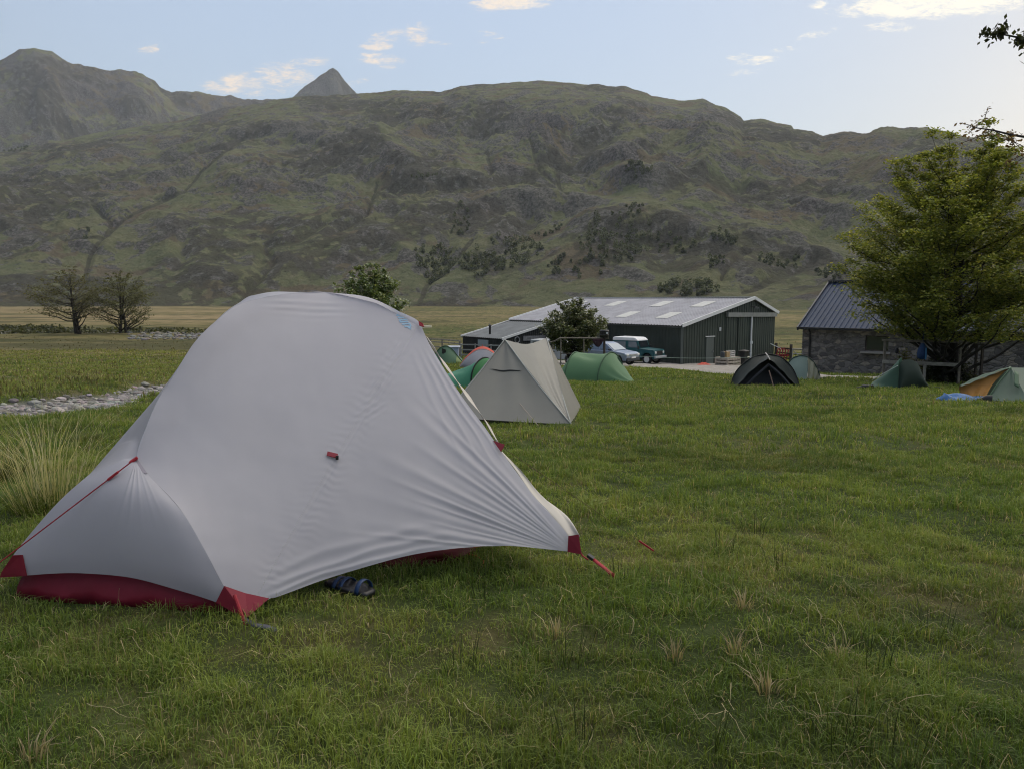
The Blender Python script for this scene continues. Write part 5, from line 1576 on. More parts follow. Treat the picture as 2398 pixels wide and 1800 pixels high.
# silver SUV
c = at(1424, 851, 53.0); c.z = gz(c.x, c.y) + .02
car = empty('parked_suv', c, R(-42), 'silver blue estate car parked between the barn and the green tunnel tent', 'car')
M_SIL2 = mat('silver_blue_paint', (.23, .28, .38), .28, metal=.35, var=.12, scale=2, spec=.6)
lower = arch_prof(-2.0, 2.0, .38, (-1.28, 1.30), .42, 0)
prof = lower + [(2.06, .55), (2.04, .80), (1.90, .93), (.92, 1.06), (-1.95, 1.08), (-2.06, .90), (-2.06, .5)]
mb = MB(); extr(mb, prof, -.84, .84); mb.build('body', M_SIL2, car, bevel=.07)
cab = [(-1.98, 1.05), (1.0, 1.05), (.30, 1.50), (.05, 1.58), (-1.3, 1.60), (-1.75, 1.52)]
mb = MB(); n_ = len(cab); i = len(mb.v)
for y, k in ((-.80, 1.0), (-.66, 1.0), (.66, 1.0), (.80, 1.0)):
    pass
A_ = [(x, -.80 if z < 1.2 else -.63, z) for x, z in cab]; B_ = [(x, .80 if z < 1.2 else .63, z) for x, z in cab]
mb.v += A_ + B_; mb.f += [tuple(range(n_))[::-1], tuple(range(n_, 2 * n_))] + [(k, (k + 1) % n_, n_ + (k + 1) % n_, n_ + k) for k in range(n_)]
mb.build('cabin', M_SIL2, car, bevel=.04)
M_SKYG = mat('sky_reflecting_glass', (.10, .14, .20), .06, spec=1.0)
for y in (-1, 1):
    def sw(x0, x1, x2, x3):
        mb = MB(); mb.poly([(x0, y * .80, 1.10), (x1, y * .80, 1.10), (x2, y * .665, 1.48), (x3, y * .665, 1.48)]); mb.build('side_window', M_SKYG, car, solid=.02)
    sw(-1.80, -1.15, -1.15, -1.60); sw(-1.08, -.25, -.25, -1.08); sw(-.17, .82, .25, -.17)
mb = MB(); mb.poly([(.99, -.72, 1.08), (.99, .72, 1.08), (.34, .60, 1.49), (.34, -.60, 1.49)]); mb.build('windscreen', mat('pale_windscreen', (.24, .29, .33), .08, spec=1.0), car, solid=.03)
mb = MB(); mb.box((2.03, 0, .48), (.12, 1.6, .26)); mb.build('bumper', mat('dark_bumper', (.03, .035, .045), .6), car, bevel=.05)
mb = MB(); mb.box((2.06, 0, .76), (.05, .8, .14)); mb.build('grille', M_GALV, car, bevel=.02)
mb = MB(); mb.box((2.095, 0, .60), (.02, .52, .11)); mb.build('number_plate', M_WHITE, car)
for y in (-.64, .64):
    mb = MB(); mb.box((2.0, y, .78), (.16, .30, .16)); mb.build('headlight', mat('headlight_glass', (.7, .7, .68), .15), car, bevel=.04)
    mb = MB(); mb.box((.72, y * 1.45, 1.12), (.12, .16, .14)); mb.build('door_mirror', mat('dark_bumper', (.03, .035, .045), .6), car, bevel=.03)
for x in (-1.28, 1.30):
    for y in (-.74, .74): wheel(car, x, y, .35, .22, M_GALV)
mb = MB(); mb.box((0, 0, .42), (3.6, 1.3, .2)); mb.build('chassis', M_BLACK, car)

# pale van behind the bush
c = at(1308, 852, 55.0); c.z = gz(c.x, c.y)
van = empty('parked_van', c, R(-30), 'pale van almost hidden behind the round bush and the wooden rails', 'van')
lower = arch_prof(-1.9, 1.9, .4, (-1.2, 1.25), .40, 0)
mb = MB(); extr(mb, lower + [(1.95, .95), (1.25, 1.12), (.85, 1.75), (-1.9, 1.78), (-1.95, .6)], -.8, .8); mb.build('body', mat('pale_grey_paint', (.38, .40, .42), .4, var=.15, scale=2), van, bevel=.06)
for (x0, x1, x2, x3) in ((-1.7, -.85, -.85, -1.7), (-.75, .1, .1, -.75), (.2, 1.05, .75, .2)):
    for y in (-.81, .81):
        mb = MB(); mb.poly([(x0, y, 1.14), (x1, y, 1.14), (x2, y, 1.62), (x3, y, 1.62)]); mb.build('side_window', M_GLASS, van, solid=.02)
for x in (-1.2, 1.25):
    for y in (-.72, .72): wheel(van, x, y, .34, .2, M_GALV)

# ------------------------------------------------------------------ yard clutter
def thing_at(name, u, v, Y, label, cat, rz=0.0, group=None, dz=0.0):
    p = gp3(u, v, Y, dz); return empty(name, p, rz, label, cat, group)


e = thing_at('pallet_box', 1704, 849, 55.5, 'weathered wooden pallet box in front of the sliding barn doors', 'crate', R(37))
mb = MB()
for z in (.08, .30, .52):
    for y in (-.55, .55): mb.box((0, y, z), (1.5, .04, .15))
    for x in (-.75, .75): mb.box((x, 0, z), (.04, 1.1, .15))
for x in (-.72, 0, .72):
    for y in (-.52, .52): mb.box((x, y, .3), (.09, .09, .6))
mb.box((0, 0, .61), (1.5, 1.15, .03)); mb.build('boards', mat('pale_pallet', (.42, .37, .31), .9, var=.4, scale=5), e)
pz = e.location.z + .63


def on_pallet(name, dx, label, cat, col, kind):
    q = empty(name, Vector((e.location.x + dx * .8, e.location.y + dx * .6, pz)), R(37), label, cat)
    m_ = mat('paint_' + '_'.join(str(int(100 * x)) for x in col), col, .6, var=.3, scale=8)
    mb = MB()
    if kind == 'box':
        mb.box((0, 0, .2), (.36, .4, .40)); mb.build('case', m_, q, bevel=.02)
        mb = MB(); mb.bar((-.1, 0, .42), (.1, 0, .42), .04, .05); mb.build('handle', M_BLACK, q)
    elif kind == 'crate':
        for z in (.04, .17, .30, .43):
            for y in (-.2, .2): mb.box((0, y, z), (.5, .02, .07))
            for x in (-.25, .25): mb.box((x, 0, z), (.02, .4, .07))
        for x in (-.24, .24):
            for y in (-.19, .19): mb.box((x, y, .23), (.05, .05, .46))
        mb.build('slats', m_, q)
    else:
        mb.lathe([(.14, 0), (.16, .03), (.16, .34), (.13, .40), (.05, .43), (.05, .48)], (0, 0, 0), 16); mb.build('shell', m_, q, auto=.6)
        mb = MB(); mb.tube([(.09 * math.cos(a), .09 * math.sin(a), .5) for a in np.linspace(0, 6.28, 13)], .012, 5); mb.build('collar', M_BLACK, q)


on_pallet('gas_bottle', -.62, 'dark gas bottle at the door end of the pallet box', 'gas bottle', (.05, .06, .07), 'bottle')
on_pallet('tool_case', -.22, 'tan case standing on the pallet box next to the white crate', 'case', (.42, .30, .16), 'box')
on_pallet('slatted_crate', .30, 'white slatted crate standing on top of the pallet box', 'crate', (.62, .60, .58), 'crate')
q = thing_at('wheelie_bin', 1741, 848, 57.0, 'black bin between the pallet box and the white bolt of the barn doors', 'bin', R(37))
mb = MB(); mb.lathe([(.36, 0), (.42, .9), (.44, 1.0), (.10, 1.08)], (0, 0, .05), 4, Matrix.Rotation(.78, 3, 'Z')); mb.build('body', M_BLACK, q, bevel=.02)
mb = MB(); mb.bar((-.3, -.34, 1.0), (.3, -.34, 1.0), .05, .05); mb.build('handle', M_BLACK, q)
q = thing_at('tarpaulin', 1648, 855, 55.6, 'crumpled orange red sheet lying on the gravel by the barn door', 'tarpaulin')
rows = [[Vector(((i / 15 - .5) * 1.0, (j / 9 - .5) * .6, (.02 + .20 * math.sin(math.pi * i / 15) * math.sin(math.pi * j / 9) * (.7 + .4 * math.sin(i * 1.7 + j))) if 0 < i < 15 and 0 < j < 9 else 0)) for j in range(10)] for i in range(16)]
mb = MB(); mb.grid(rows); mb.build('sheet', mat('orange_red_sheet', (.55, .075, .045), .6, var=.3, scale=6), q, smooth=True)
# red implement and gate right of the barn
q = thing_at('hay_rake', 1828, 846, 62.0, 'red farm implement with curved arms behind the post and rail fence', 'farm machine')
M_REDP = mat('faded_red_paint', (.32, .03, .04), .5, var=.4, scale=5)
mb = MB()
for k in range(5):
    x = -.45 + k * .22
    mb.tube([(x, 0, .1), (x + .05, -.1, .5), (x + .15, -.05, .95), (x + .30, .05, 1.15), (x + .42, .1, .9)], .05, 6)
mb.build('curved_arms', M_REDP, q)
mb = MB(); mb.bar((-.7, 0, .55), (.8, 0, .6), .10, .12); mb.bar((-.7, .4, .45), (.8, .4, .5), .10, .12); mb.bar((.1, 0, .5), (.1, .4, .5), .1, .1); mb.build('frame', M_REDP, q)
mb = MB(); mb.bar((-.9, -.1, 1.5), (.0, .1, 1.1), .08, .05); mb.build('drawbar', M_WHITE, q)


def rail_fence(name, pts, h, rails, label, cat, mp, mr, post=.11, group=None):
    """posts at each point, rails between"""
    P = [gp3(u, v, Y) for u, v, Y in pts]
    e = empty(name, P[0].lerp(P[-1], .5), 0, label, cat, group)
    for p in P:
        mb = MB(); mb.box(p - e.location + Vector((0, 0, h / 2 - .1)), (post, post, h + .2)); mb.build('post', mp, e, bevel=.01)
    for a, b in zip(P[:-1], P[1:]):
        for z in rails:
            mb = MB(); mb.bar(a - e.location + Vector((0, -.07, z)), b - e.location + Vector((0, -.07, z)), .04, .10); mb.build('rail', mr, e)
    return e


rail_fence('timber_fence', [(1816, 850, 64), (1851, 850, 61), (1893, 850, 60)], 1.5, (.35, .75, 1.12), 'dark wooden post and rail fence between the barn and the stone house', 'fence', M_WOODD, M_WOODD, .18)
q = thing_at('field_gate', 1868, 850, 58.5, 'pale metal gate leaning against the fence next to the stone house', 'gate')
mb = MB()
for z in (.15, .5, .85, 1.2): mb.tube([(-.45, 0, z), (.6, .05, z)], .025, 6)
for x in (-.45, .6): mb.tube([(x, 0, .1), (x, 0, 1.25)], .03, 6)
mb.tube([(-.4, 0, 1.15), (.55, .03, .2)], .025, 6); mb.build('tubes', M_GALV, q)
rail_fence('timber_fence', [(975, 850, 70), (1008, 850, 69), (1036, 850, 68), (1077, 850, 66)], 1.45, (.30, .72, 1.15, 1.40), 'grey weathered rail fence at the far left end of the barn', 'fence', M_WOODG, M_WOODL, .13)
rail_fence('rail_barrier', [(1080, 850, 63), (1113, 850, 62), (1150, 850, 61), (1186, 850, 60)], 1.25, (.35, .75, 1.18), 'pale rail barrier in front of the dark annex of the barn', 'fence', M_GALV, M_GALV, .10)
q = thing_at('water_trough', 1057, 846, 64.0, 'pale blue tank behind the small green dome tent', 'tank')
mb = MB(); mb.prism([(-.6, -.5, 0), (.6, -.5, 0), (.65, -.5, .9), (-.65, -.5, .9)], (0, 1.0, 0)); mb.build('shell', mat('pale_blue_plastic', (.34, .40, .52), .5, var=.15, scale=4), q, bevel=.05)
mb = MB(); mb.box((0, 0, .95), (1.5, 1.2, .1)); mb.build('lid', mat('pale_blue_lid', (.45, .50, .60), .5), q, bevel=.03)

# wooden frame with rails in front of the bush; black drum on it
Yf = 33.0
FP_ = [at(1313, 792, Yf + .6), at(1367, 793, Yf + .3), at(1415, 793, Yf)]
e = empty('drying_frame', gp3(1367, 870, Yf + .3), 0, 'rough wooden frame with a top rail in front of the round bush', 'frame')
for p, r_ in zip(FP_, (.03, .03, .055)):
    q = Vector((p.x, p.y, gz(p.x, p.y) - .1)); mb = MB(); mb.tube([q - e.location, q.lerp(p, .5) + Vector((.01, 0, 0)) - e.location, p - e.location], r_, 7); mb.build('post', M_WOODD if r_ > .04 else M_WOODG, e)
mb = MB(); mb.tube([at(1284, 803, Yf + .8) - e.location, at(1300, 799, Yf + .7) - e.location, at(1313, 791, Yf + .6) - e.location], .03, 6); mb.build('rail', M_WOODG, e)
mb = MB(); mb.tube([FP_[0] - e.location, FP_[1] + Vector((0, 0, .02)) - e.location, FP_[2] + Vector((.2, 0, 0)) - e.location], .035, 6); mb.build('rail', M_WOODG, e)
mb = MB(); mb.tube([at(1313, 828, Yf + .5) - e.location, at(1360, 829, Yf + .3) - e.location], .02, 6); mb.build('rail', M_WOODD, e)
mb = MB(); mb.tube([at(1295, 806, Yf + .7) - e.location, gp3(1293, 870, Yf + .7) - e.location], .02, 6); mb.build('post', M_WOODG, e)
p = at(1415, 787, Yf + .05)
q = empty('drum', p, 0, 'black drum perched on the wooden frame beside the round bush', 'drum')
mb = MB(); mb.lathe([(.19, -.06), (.21, -.03), (.21, .06), (.195, .08), (.21, .10), (.21, .22), (.18, .26)], (0, 0, 0), 18); mb.build('shell', M_BLACK, q, auto=.6)
mb = MB(); mb.lathe([(.045, 0), (.045, .03)], (.10, -.185, .13), 10, Matrix.Rotation(math.pi / 2, 3, 'X')); mb.build('bung', M_WHITE, q)
q = empty('cloth_bundle', at(1400, 797, Yf - .05), 0, 'dark maroon cloth draped over the rail below the black drum', 'cloth')
rows = [[Vector(((i / 12 - .5) * .5, -.05 - .03 * math.sin(i * 1.3), .06 - t * (.30 * math.sin(math.pi * i / 12) + .05))) for i in range(13)] for t in np.linspace(0, 1, 6)]
mb = MB(); mb.grid(rows); mb.build('fabric', mat('maroon_cloth', (.035, .016, .022), .9), q, smooth=True, solid=.05)
# rope line
ra, rb = at(1418, 829, Yf - .05), at(1753, 837, 31.0)
q = empty('rope', ra.lerp(rb, .5), 0, 'pale green rope stretched from the wooden frame across to the dark tent', 'rope')
mb = MB(); mb.tube([ra.lerp(rb, t) - Vector((0, 0, .10 * math.sin(math.pi * t))) - q.location for t in np.linspace(0, 1, 14)], .009, 5); mb.build('line', mat('pale_rope', (.38, .46, .40), .8), q)
q = empty('rope_stake', (rb.x, rb.y + .02, gz(rb.x, rb.y)), 0, 'thin stake tying the rope just behind the dark tent', 'stake')
mb = MB(); mb.tube([(0, 0, -.1), (0, 0, rb.z - q.location.z + .06)], .022, 6); mb.build('shaft', M_WOODG, q)
mb = MB(); mb.tube([(-.05, -.03, rb.z - q.location.z), (.05, -.03, rb.z - q.location.z + .02)], .03, 6); mb.build('knot', M_CREAM, q)

# wooden frame, rail and hung things under the big tree
Yt = 27.6
e = empty('pergola_frame', gp3(2165, 890, Yt), 0, 'weathered timber frame with a broad rail under the leafy tree', 'frame')
tops = [(2073, 797, Yt + .4), (2250, 800, Yt - .2), (2302, 803, Yt - .1)]
for (u, v, Y), m_, w in zip(tops, (M_WOODG, M_WOODG, M_WOODD), (.07, .075, .075)):
    p = at(u, v, Y); mb = MB(); z0 = gz(p.x, p.y) - .1; mb.box(Vector((p.x, p.y, (p.z + z0) / 2)) - e.location, (w, w, p.z - z0)); mb.build('post', m_, e)
p = at(2166, 850, Yt - .05); mb = MB(); z0 = gz(p.x, p.y) - .1; mb.box(Vector((p.x, p.y, (p.z + z0) / 2)) - e.location, (.08, .06, p.z - z0)); mb.build('post', M_WOODL, e)
mb = MB(); mb.bar(at(2066, 847, Yt + .3) - e.location, at(2250, 855, Yt - .27) - e.location, .05, .13); mb.build('rail', M_WOODL, e, bevel=.01)
mb = MB(); mb.bar(at(2066, 797, Yt + .36) - e.location, at(2310, 803, Yt - .2) - e.location, .05, .08); mb.build('rail', M_WOODG, e)
p = at(2288, 803, Yt + .5); mb = MB(); z0 = gz(p.x, p.y) - .1; mb.box(Vector((p.x, p.y, (p.z + z0) / 2)) - e.location, (.07, .07, p.z - z0)); mb.build('post', M_WOODD, e)
q = empty('kit_bag', at(2160, 822, Yt - .2), 0, 'blue bag hanging from the branches above the timber rail', 'bag')
rows = [[Vector((math.cos(a) * r_ * (1 + .12 * math.sin(3 * a + z * 9)), math.sin(a) * r_ * .8, z)) for a in np.linspace(0, 2 * math.pi, 21)] for z, r_ in ((.27, .05), (.2, .09), (.05, .15), (-.12, .17), (-.25, .15), (-.31, .05))]
mb = MB(); mb.grid(rows); mb.build('sack', mat('blue_bag', (.012, .05, .16), .6, var=.4, scale=8), q, smooth=True)
mb = MB(); mb.tube([(0, 0, .26), (.02, 0, .45), (.0, 0, .7)], .012, 5); mb.build('strap', M_BLUE, q)
mb = MB(); mb.grid([[Vector((.05 * s + .02, -.16, .12 - .42 * t)) for s in (0, 1)] for t in np.linspace(0, 1, 5)]); mb.build('strap', mat('light_blue_strap', (.05, .18, .38), .6), q, solid=.01)
q = thing_at('garden_lantern', 2097, 880, Yt + .7, 'small black lantern on a stake against the stone wall', 'lantern')
zt = at(2097, 822, Yt + .7).z - q.location.z
mb = MB(); mb.tube([(0, 0, -.05), (0, 0, zt - .08)], .014, 6); mb.build('stake', M_WOODG, q)
mb = MB(); mb.lathe([(.03, -.10), (.07, -.06), (.075, .04), (.05, .09), (.02, .12)], (0, 0, zt), 12); mb.build('lamp_head', M_BLACK, q, auto=.6)
# ------------------------------------------------------------------ leaves, twigs, trees
def leaf_mat(name, trans=.42, rough=.55, spec=.35):
    if name in MATS: return MATS[name]
    m_ = bpy.data.materials.new(name); m_.use_nodes = True
    t = NT(m_.node_tree); b = t.n['Principled BSDF']; out = t.n['Material Output']
    a = t.node('ShaderNodeAttribute', attribute_name='col')
    t.l.new(a.outputs['Color'], b.inputs['Base Color'])
    b.inputs['Roughness'].default_value = rough; b.inputs['Specular IOR Level'].default_value = spec
    tr = t.node('ShaderNodeBsdfTranslucent')
    t.l.new(t.vm('MULTIPLY', a.outputs['Color'], (1.25, 1.2, .6)), tr.inputs[0])
    mx = t.node('ShaderNodeMixShader'); mx.inputs[0].default_value = trans
    t.l.new(b.outputs[0], mx.inputs[1]); t.l.new(tr.outputs[0], mx.inputs[2]); t.l.new(mx.outputs[0], out.inputs[0])
    MATS[name] = m_
    return m_


M_LEAF = leaf_mat('leaf')
M_GLOSS = leaf_mat('glossy_leaf', .25, .3, .6)
M_GRASS = leaf_mat('grass_blade', .42, .6, .25)
M_BARK = mat('dark_bark', (.042, .036, .030), .95, var=.45, scale=12, bump=.6, bscale=30)


def leaves(name, C, size, col, parent, m_, rng, tilt=.5, aspect=.55, droop=0.0):
    """one mesh of many separate leaf blades; C (n,3) centres, col (n,3)"""
    n = len(C); yaw = rng.uniform(0, 2 * np.pi, n)
    d = np.stack([np.cos(yaw), np.sin(yaw), rng.normal(0, tilt, n) - droop], -1); d /= np.linalg.norm(d, axis=1, keepdims=True)
    r_ = rng.normal(0, 1, (n, 3)) * np.array([tilt, tilt, 1]) + np.array([0, 0, 1.0])
    s = np.cross(d, r_); s /= np.maximum(np.linalg.norm(s, axis=1, keepdims=True), 1e-6)
    L = (size * rng.uniform(.65, 1.35, n))[:, None]
    V = np.stack([C - d * L * .5, C + s * L * aspect * .5, C + d * L * .5, C - s * L * aspect * .5], 1).reshape(-1, 3)
    F = np.arange(4 * n).reshape(-1, 4)
    o = np_mesh(name, V - np.array(parent.location if parent else (0, 0, 0)), F, [m_], parent, smooth=False, colors={'col': np.repeat(col, 4, 0)})
    return o


def wobble(a, b, n, amp, rng, sag=0.0):
    a, b = np.array(a, float), np.array(b, float); t = np.linspace(0, 1, n)[:, None]
    P = a + (b - a) * t
    w = np.cumsum(rng.normal(0, amp, (n, 3)), 0); w -= w[-1] * t
    P = P + w; P[:, 2] += sag * np.sin(np.pi * t[:, 0])
    return P


def make_tree(name, base, H, prof, label, cat, seed, n_limb=46, n_leaf=40000, leaf=.075, cols=None, trunk_r=.16, limb_el=(.05, .9), flat=.35, stems=1, m_=None,
              start=.14, spread=.28, twig=5, tipcol=None, trunk_top=.92, group=None, droop=0.0, lean=(0, 0), asym=None, bark=None, tilt=.45):
    rng = np.random.default_rng(seed)
    bark = bark or M_BARK; m_ = m_ or M_LEAF
    base = Vector(base); e = empty(name, base, 0, label, cat, group)
    hz_, rz_ = zip(*prof)
    rad = lambda f: float(np.interp(f, hz_, rz_))
    tr = MB(); stem_lines = []
    for s in range(stems):
        off = np.array([rng.normal(0, trunk_r * .9), rng.normal(0, trunk_r * .9), -.15]) if stems > 1 else np.array([0, 0, -.15])
        topx = rng.normal(0, .05 * H) + lean[0] if stems > 1 else lean[0]
        P = wobble(off, np.array([topx, rng.normal(0, .03 * H) + lean[1], H * trunk_top * rng.uniform(.8, 1) if stems > 1 else H * trunk_top]), 14, H * .006, rng)
        stem_lines.append(P)
        r0 = trunk_r * (1 if stems == 1 else .75)
        tr.tube([Vector(p) for p in P], [r0 * (1.25 if k == 0 else 1) * (1 - .9 * (k / 13)) + .008 for k in range(14)], 8)
    tr.build('trunk', bark, e, smooth=True)
    lm = MB(); C, K = [], []
    for i in range(n_limb):
        f = start + (1 - start) * ((i + rng.random()) / n_limb) ** .95
        st = stem_lines[i % stems]
        f0 = max(.06, f - .10 - .18 * rng.random()) if i < n_limb * .9 else f * .93
        j = min(12, f0 / trunk_top * 13); k = int(j); a = st[k] + (st[min(13, k + 1)] - st[k]) * (j - k)
        az = i * 2.39996 + rng.normal(0, .35); R_ = rad(f) * rng.uniform(.72, 1.05)
        if asym: R_ *= asym(az)
        b = np.array([a[0] * .6 + lean[0] * f * .4 + R_ * math.cos(az), a[1] * .6 + R_ * math.sin(az), H * f + rng.normal(0, .02 * H)])
        P = wobble(a, b, 9, R_ * .022, rng, -.03 * R_)
        r0 = max(.012, trunk_r * .42 * (1 - f) + .012)
        lm.tube([Vector(p) for p in P], [r0 * (1 - .85 * q / 8) + .004 for q in range(9)], 5)
        nt_ = max(2, int(twig * (R_ / max(rz_)) + 1))
        for q in range(nt_ + 1):
            u = .35 + .65 * (q + rng.random() * .6) / nt_; u = min(u, 1)
            p0 = P[int(u * 8)]
            dirv = (b - a) / np.linalg.norm(b - a)
            sd_ = np.cross(dirv, [0, 0, 1]); L = R_ * spread * rng.uniform(.6, 1.3) * (1.1 - .45 * u)
            p1 = p0 + dirv * L * .8 + sd_ * L * rng.normal(0, .9) + np.array([0, 0, rng.normal(.1, .25) * L])
            T = wobble(p0, p1, 5, L * .03, rng)
            lm.tube([Vector(p) for p in T], [.008, .007, .006, .005, .003], 4, cap=False)
            C.append((p0, p1, max(L, .055 * H), f)); K.append(rng.random())
    lm.build('limbs', bark, e, smooth=True)
    w = np.array([c[2] ** 1.0 * (.6 + 1.1 * c[3]) for c in C]); w /= w.sum()
    pick = rng.choice(len(C), n_leaf, p=w)
    p0 = np.array([C[i][0] for i in pick]); p1 = np.array([C[i][1] for i in pick]); L = np.array([C[i][2] for i in pick]); kk = np.array(K)[pick]
    t = rng.beta(1.6, 1.2, n_leaf)[:, None]
    pts = p0 + (p1 - p0) * t * 1.05 + rng.normal(0, 1, (n_leaf, 3)) * L[:, None] * np.array([.30, .30, .30 * flat])
    pts = pts[pts[:, 2] > H * start * .75]
    n_leaf = len(pts); kk = kk[:n_leaf]
    c0, c1, c2 = [np.array(c) for c in cols]
    q = np.clip(kk + rng.normal(0, .22, n_leaf), 0, 1)[:, None]
    col = c0 + (c1 - c0) * q
    hot = (rng.random(n_leaf) < .18)[:, None]
    col = np.where(hot, c2, col) * rng.uniform(.75, 1.25, (n_leaf, 1))
    leaves('crown', pts + np.array(base), leaf, col, e, m_, rng, tilt, droop=droop)
    return e


# big leafy tree before the stone house
bx = at(2236, 890, 27.4); tb_ = Vector((bx.x, bx.y + .6, gz(bx.x, bx.y + .6)))
make_tree('leafy_tree', tb_, 8.75, [(0, 1.0), (.13, 2.2), (.2, 2.8), (.28, 3.15), (.385, 3.3), (.48, 3.45), (.60, 3.4), (.70, 3.0), (.76, 2.7), (.85, 2.1), (.91, 1.6), (1.0, .8)],
          'tall broad leafy green tree in front of the stone house', 'tree', 3, 130, 135000, .115, [(.11, .145, .030), (.25, .28, .055), (.40, .38, .10)], .17, flat=.38, tilt=.40, stems=4, spread=.30, twig=6, start=.24, trunk_top=.82)
# round bush before the barn
p = gp3(1350, 870, 38.0)
p = gp3(1344, 870, 38.0)
make_tree('round_bush', p, 3.6, [(0, .3), (.3, .6), (.42, 1.0), (.55, 1.45), (.7, 1.4), (.85, 1.0), (.93, .7), (1, .35)], 'round dark green bush in front of the barn, behind the wooden frame', 'bush', 8, 70, 22000, .12,
          [(.06, .088, .03), (.13, .15, .052), (.26, .26, .14)], .09, flat=.8, stems=4, spread=.36, m_=M_GLOSS, start=.36, twig=5)
p = gp3(868, 850, 44.0)
make_tree('rowan_tree', p, 6.1, [(0, .8), (.3, 1.5), (.5, 1.75), (.66, 1.85), (.8, 1.5), (.9, 1.1), (1, .35)], 'dense green tree rising behind the top of the big pale tent', 'tree', 12, 70, 20000, .18,
          [(.06, .10, .028), (.14, .19, .046), (.26, .29, .12)], .10, flat=.8, stems=2, spread=.40, m_=M_GLOSS, start=.3, twig=5)
# two thin trees on the far bank at the left
p = gp3(180, 780, 110.0); p.z = at(180, 780, 110).z
make_tree('alder_tree', p, 9.2, [(0, 1), (.25, 3.8), (.45, 4.6), (.65, 4.2), (.85, 2.8), (1, .5)], 'thin dark tree with a forked leaning trunk, left one of two on the far bank', 'tree', 21, 46, 9500, .22,
          [(.065, .068, .028), (.11, .108, .042), (.15, .135, .06)], .36, flat=.35, stems=2, spread=.42, start=.3, twig=5, lean=(-.3, 0), asym=lambda a: 1 + .25 * max(0, -math.cos(a)), limb_el=(.2, .8))
p = gp3(290, 785, 112.0); p.z = at(290, 784, 112).z
make_tree('alder_tree', p, 9.2, [(0, 1), (.25, 3.4), (.45, 4.6), (.65, 4.4), (.85, 3.0), (1, .6)], 'thin dark tree on several straight stems, right one of two on the far bank', 'tree', 24, 46, 11000, .22,
          [(.062, .070, .028), (.105, .108, .040), (.15, .14, .06)], .30, flat=.4, stems=3, spread=.42, start=.22, twig=5)
# tree standing just outside the frame, two of its branches reach in
rng = np.random.default_rng(40)
ob = Vector((8.9, 9.2, gz(8.9, 9.2)))
ov = empty('overhanging_tree', ob, 0, 'dark leafy branches reaching in from the top right corner', 'tree')
mb = MB(); mb.tube([Vector((0, 0, -.2)), Vector((.05, 0, 1.6)), Vector((-.1, .1, 3.4)), Vector((.1, .2, 5.6)), Vector((0, .2, 7.5))], [.2, .16, .13, .09, .03], 9); mb.build('trunk', M_BARK, ov, smooth=True)
for (tip, root, cc, nl, ls, drp) in ((at(2342, 80, 8.0), Vector((0, .1, 3.6)), ((.012, .016, .010), (.05, .06, .02)), 900, .062, .9), (at(2285, 300, 10.6), Vector((-.05, .1, 2.6)), ((.09, .055, .03), (.15, .10, .05)), 560, .055, .3)):
    P = wobble(root, Vector(tip) - ob, 16, .02, rng, .15)
    mb = MB(); mb.tube([Vector(p) for p in P], [.05 * (1 - k / 16) + .004 for k in range(16)], 6)
    pts = []
    for k in range(6, 16):
        for _ in range(3):
            d = rng.normal(0, 1, 3) * np.array([.35, .35, .22]); d[2] -= .05 * drp
            q = P[k] + d * (.75 if drp < .5 else .24); mb.tube([Vector(P[k]), Vector((P[k] + q) / 2 + rng.normal(0, .02, 3)), Vector(q)], [.006, .005, .003], 4)
            for _ in range(nl // 30): pts.append(P[k] + (q - P[k]) * rng.uniform(.2, 1.05) + rng.normal(0, .035, 3))
    br = mb.build('branch', M_BARK, ov, smooth=True)
    pts = np.array(pts) + np.array(ob); cq = rng.random((len(pts), 1))
    leaves('foliage', pts, ls, np.array(cc[0]) + (np.array(cc[1]) - np.array(cc[0])) * cq, ov, M_LEAF, rng, .6, droop=drp)
# hedge and shrubs below the big tree
def shrub(name, c, sx_, sy_, sz_, n, cols, size, label, cat, seed, m_=None):
    rng = np.random.default_rng(seed); e = empty(name, c, 0, label, cat)
    mb = MB()
    for k in range(14):
        a = rng.uniform(0, 6.28); mb.tube([Vector((.1 * math.cos(a), .1 * math.sin(a), -.1)), Vector((sx_ * .4 * math.cos(a), sy_ * .4 * math.sin(a), sz_ * .5)), Vector((sx_ * .7 * math.cos(a), sy_ * .7 * math.sin(a), sz_ * rng.uniform(.6, .95)))], [.02, .014, .006], 5)
    mb.build('stems', M_BARK, e)
    K = 46; ct = rng.normal(0, 1, (K, 3)); ct /= np.linalg.norm(ct, axis=1, keepdims=True); ct *= rng.uniform(.3, 1, (K, 1)) ** .5; ct[:, 2] = np.abs(ct[:, 2])
    i = rng.integers(0, K, n); p = ct[i] * np.array([sx_, sy_, sz_]) + rng.normal(0, .14, (n, 3)) * np.array([sx_, sy_, sz_])
    p[:, 2] = np.abs(p[:, 2])
    q = np.clip(rng.random(K)[i] + rng.normal(0, .2, n), 0, 1)[:, None]
    leaves('foliage', p + np.array(c), size, (np.array(cols[0]) + (np.array(cols[1]) - np.array(cols[0])) * q) * rng.uniform(.7, 1.3, (n, 1)), e, m_ or M_LEAF, rng, .5)
    return e


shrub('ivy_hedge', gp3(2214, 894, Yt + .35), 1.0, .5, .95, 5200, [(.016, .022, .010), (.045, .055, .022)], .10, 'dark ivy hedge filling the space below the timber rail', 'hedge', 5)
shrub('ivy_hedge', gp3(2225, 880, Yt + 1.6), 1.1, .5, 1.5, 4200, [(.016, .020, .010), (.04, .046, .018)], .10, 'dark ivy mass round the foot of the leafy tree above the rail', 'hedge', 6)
shrub('garden_shrub', gp3(2126, 876, Yt + 1.4), .55, .4, 1.15, 1800, [(.07, .085, .025), (.16, .16, .05)], .09, 'low yellow green shrub by the stone wall beside the blue bag', 'shrub', 7)

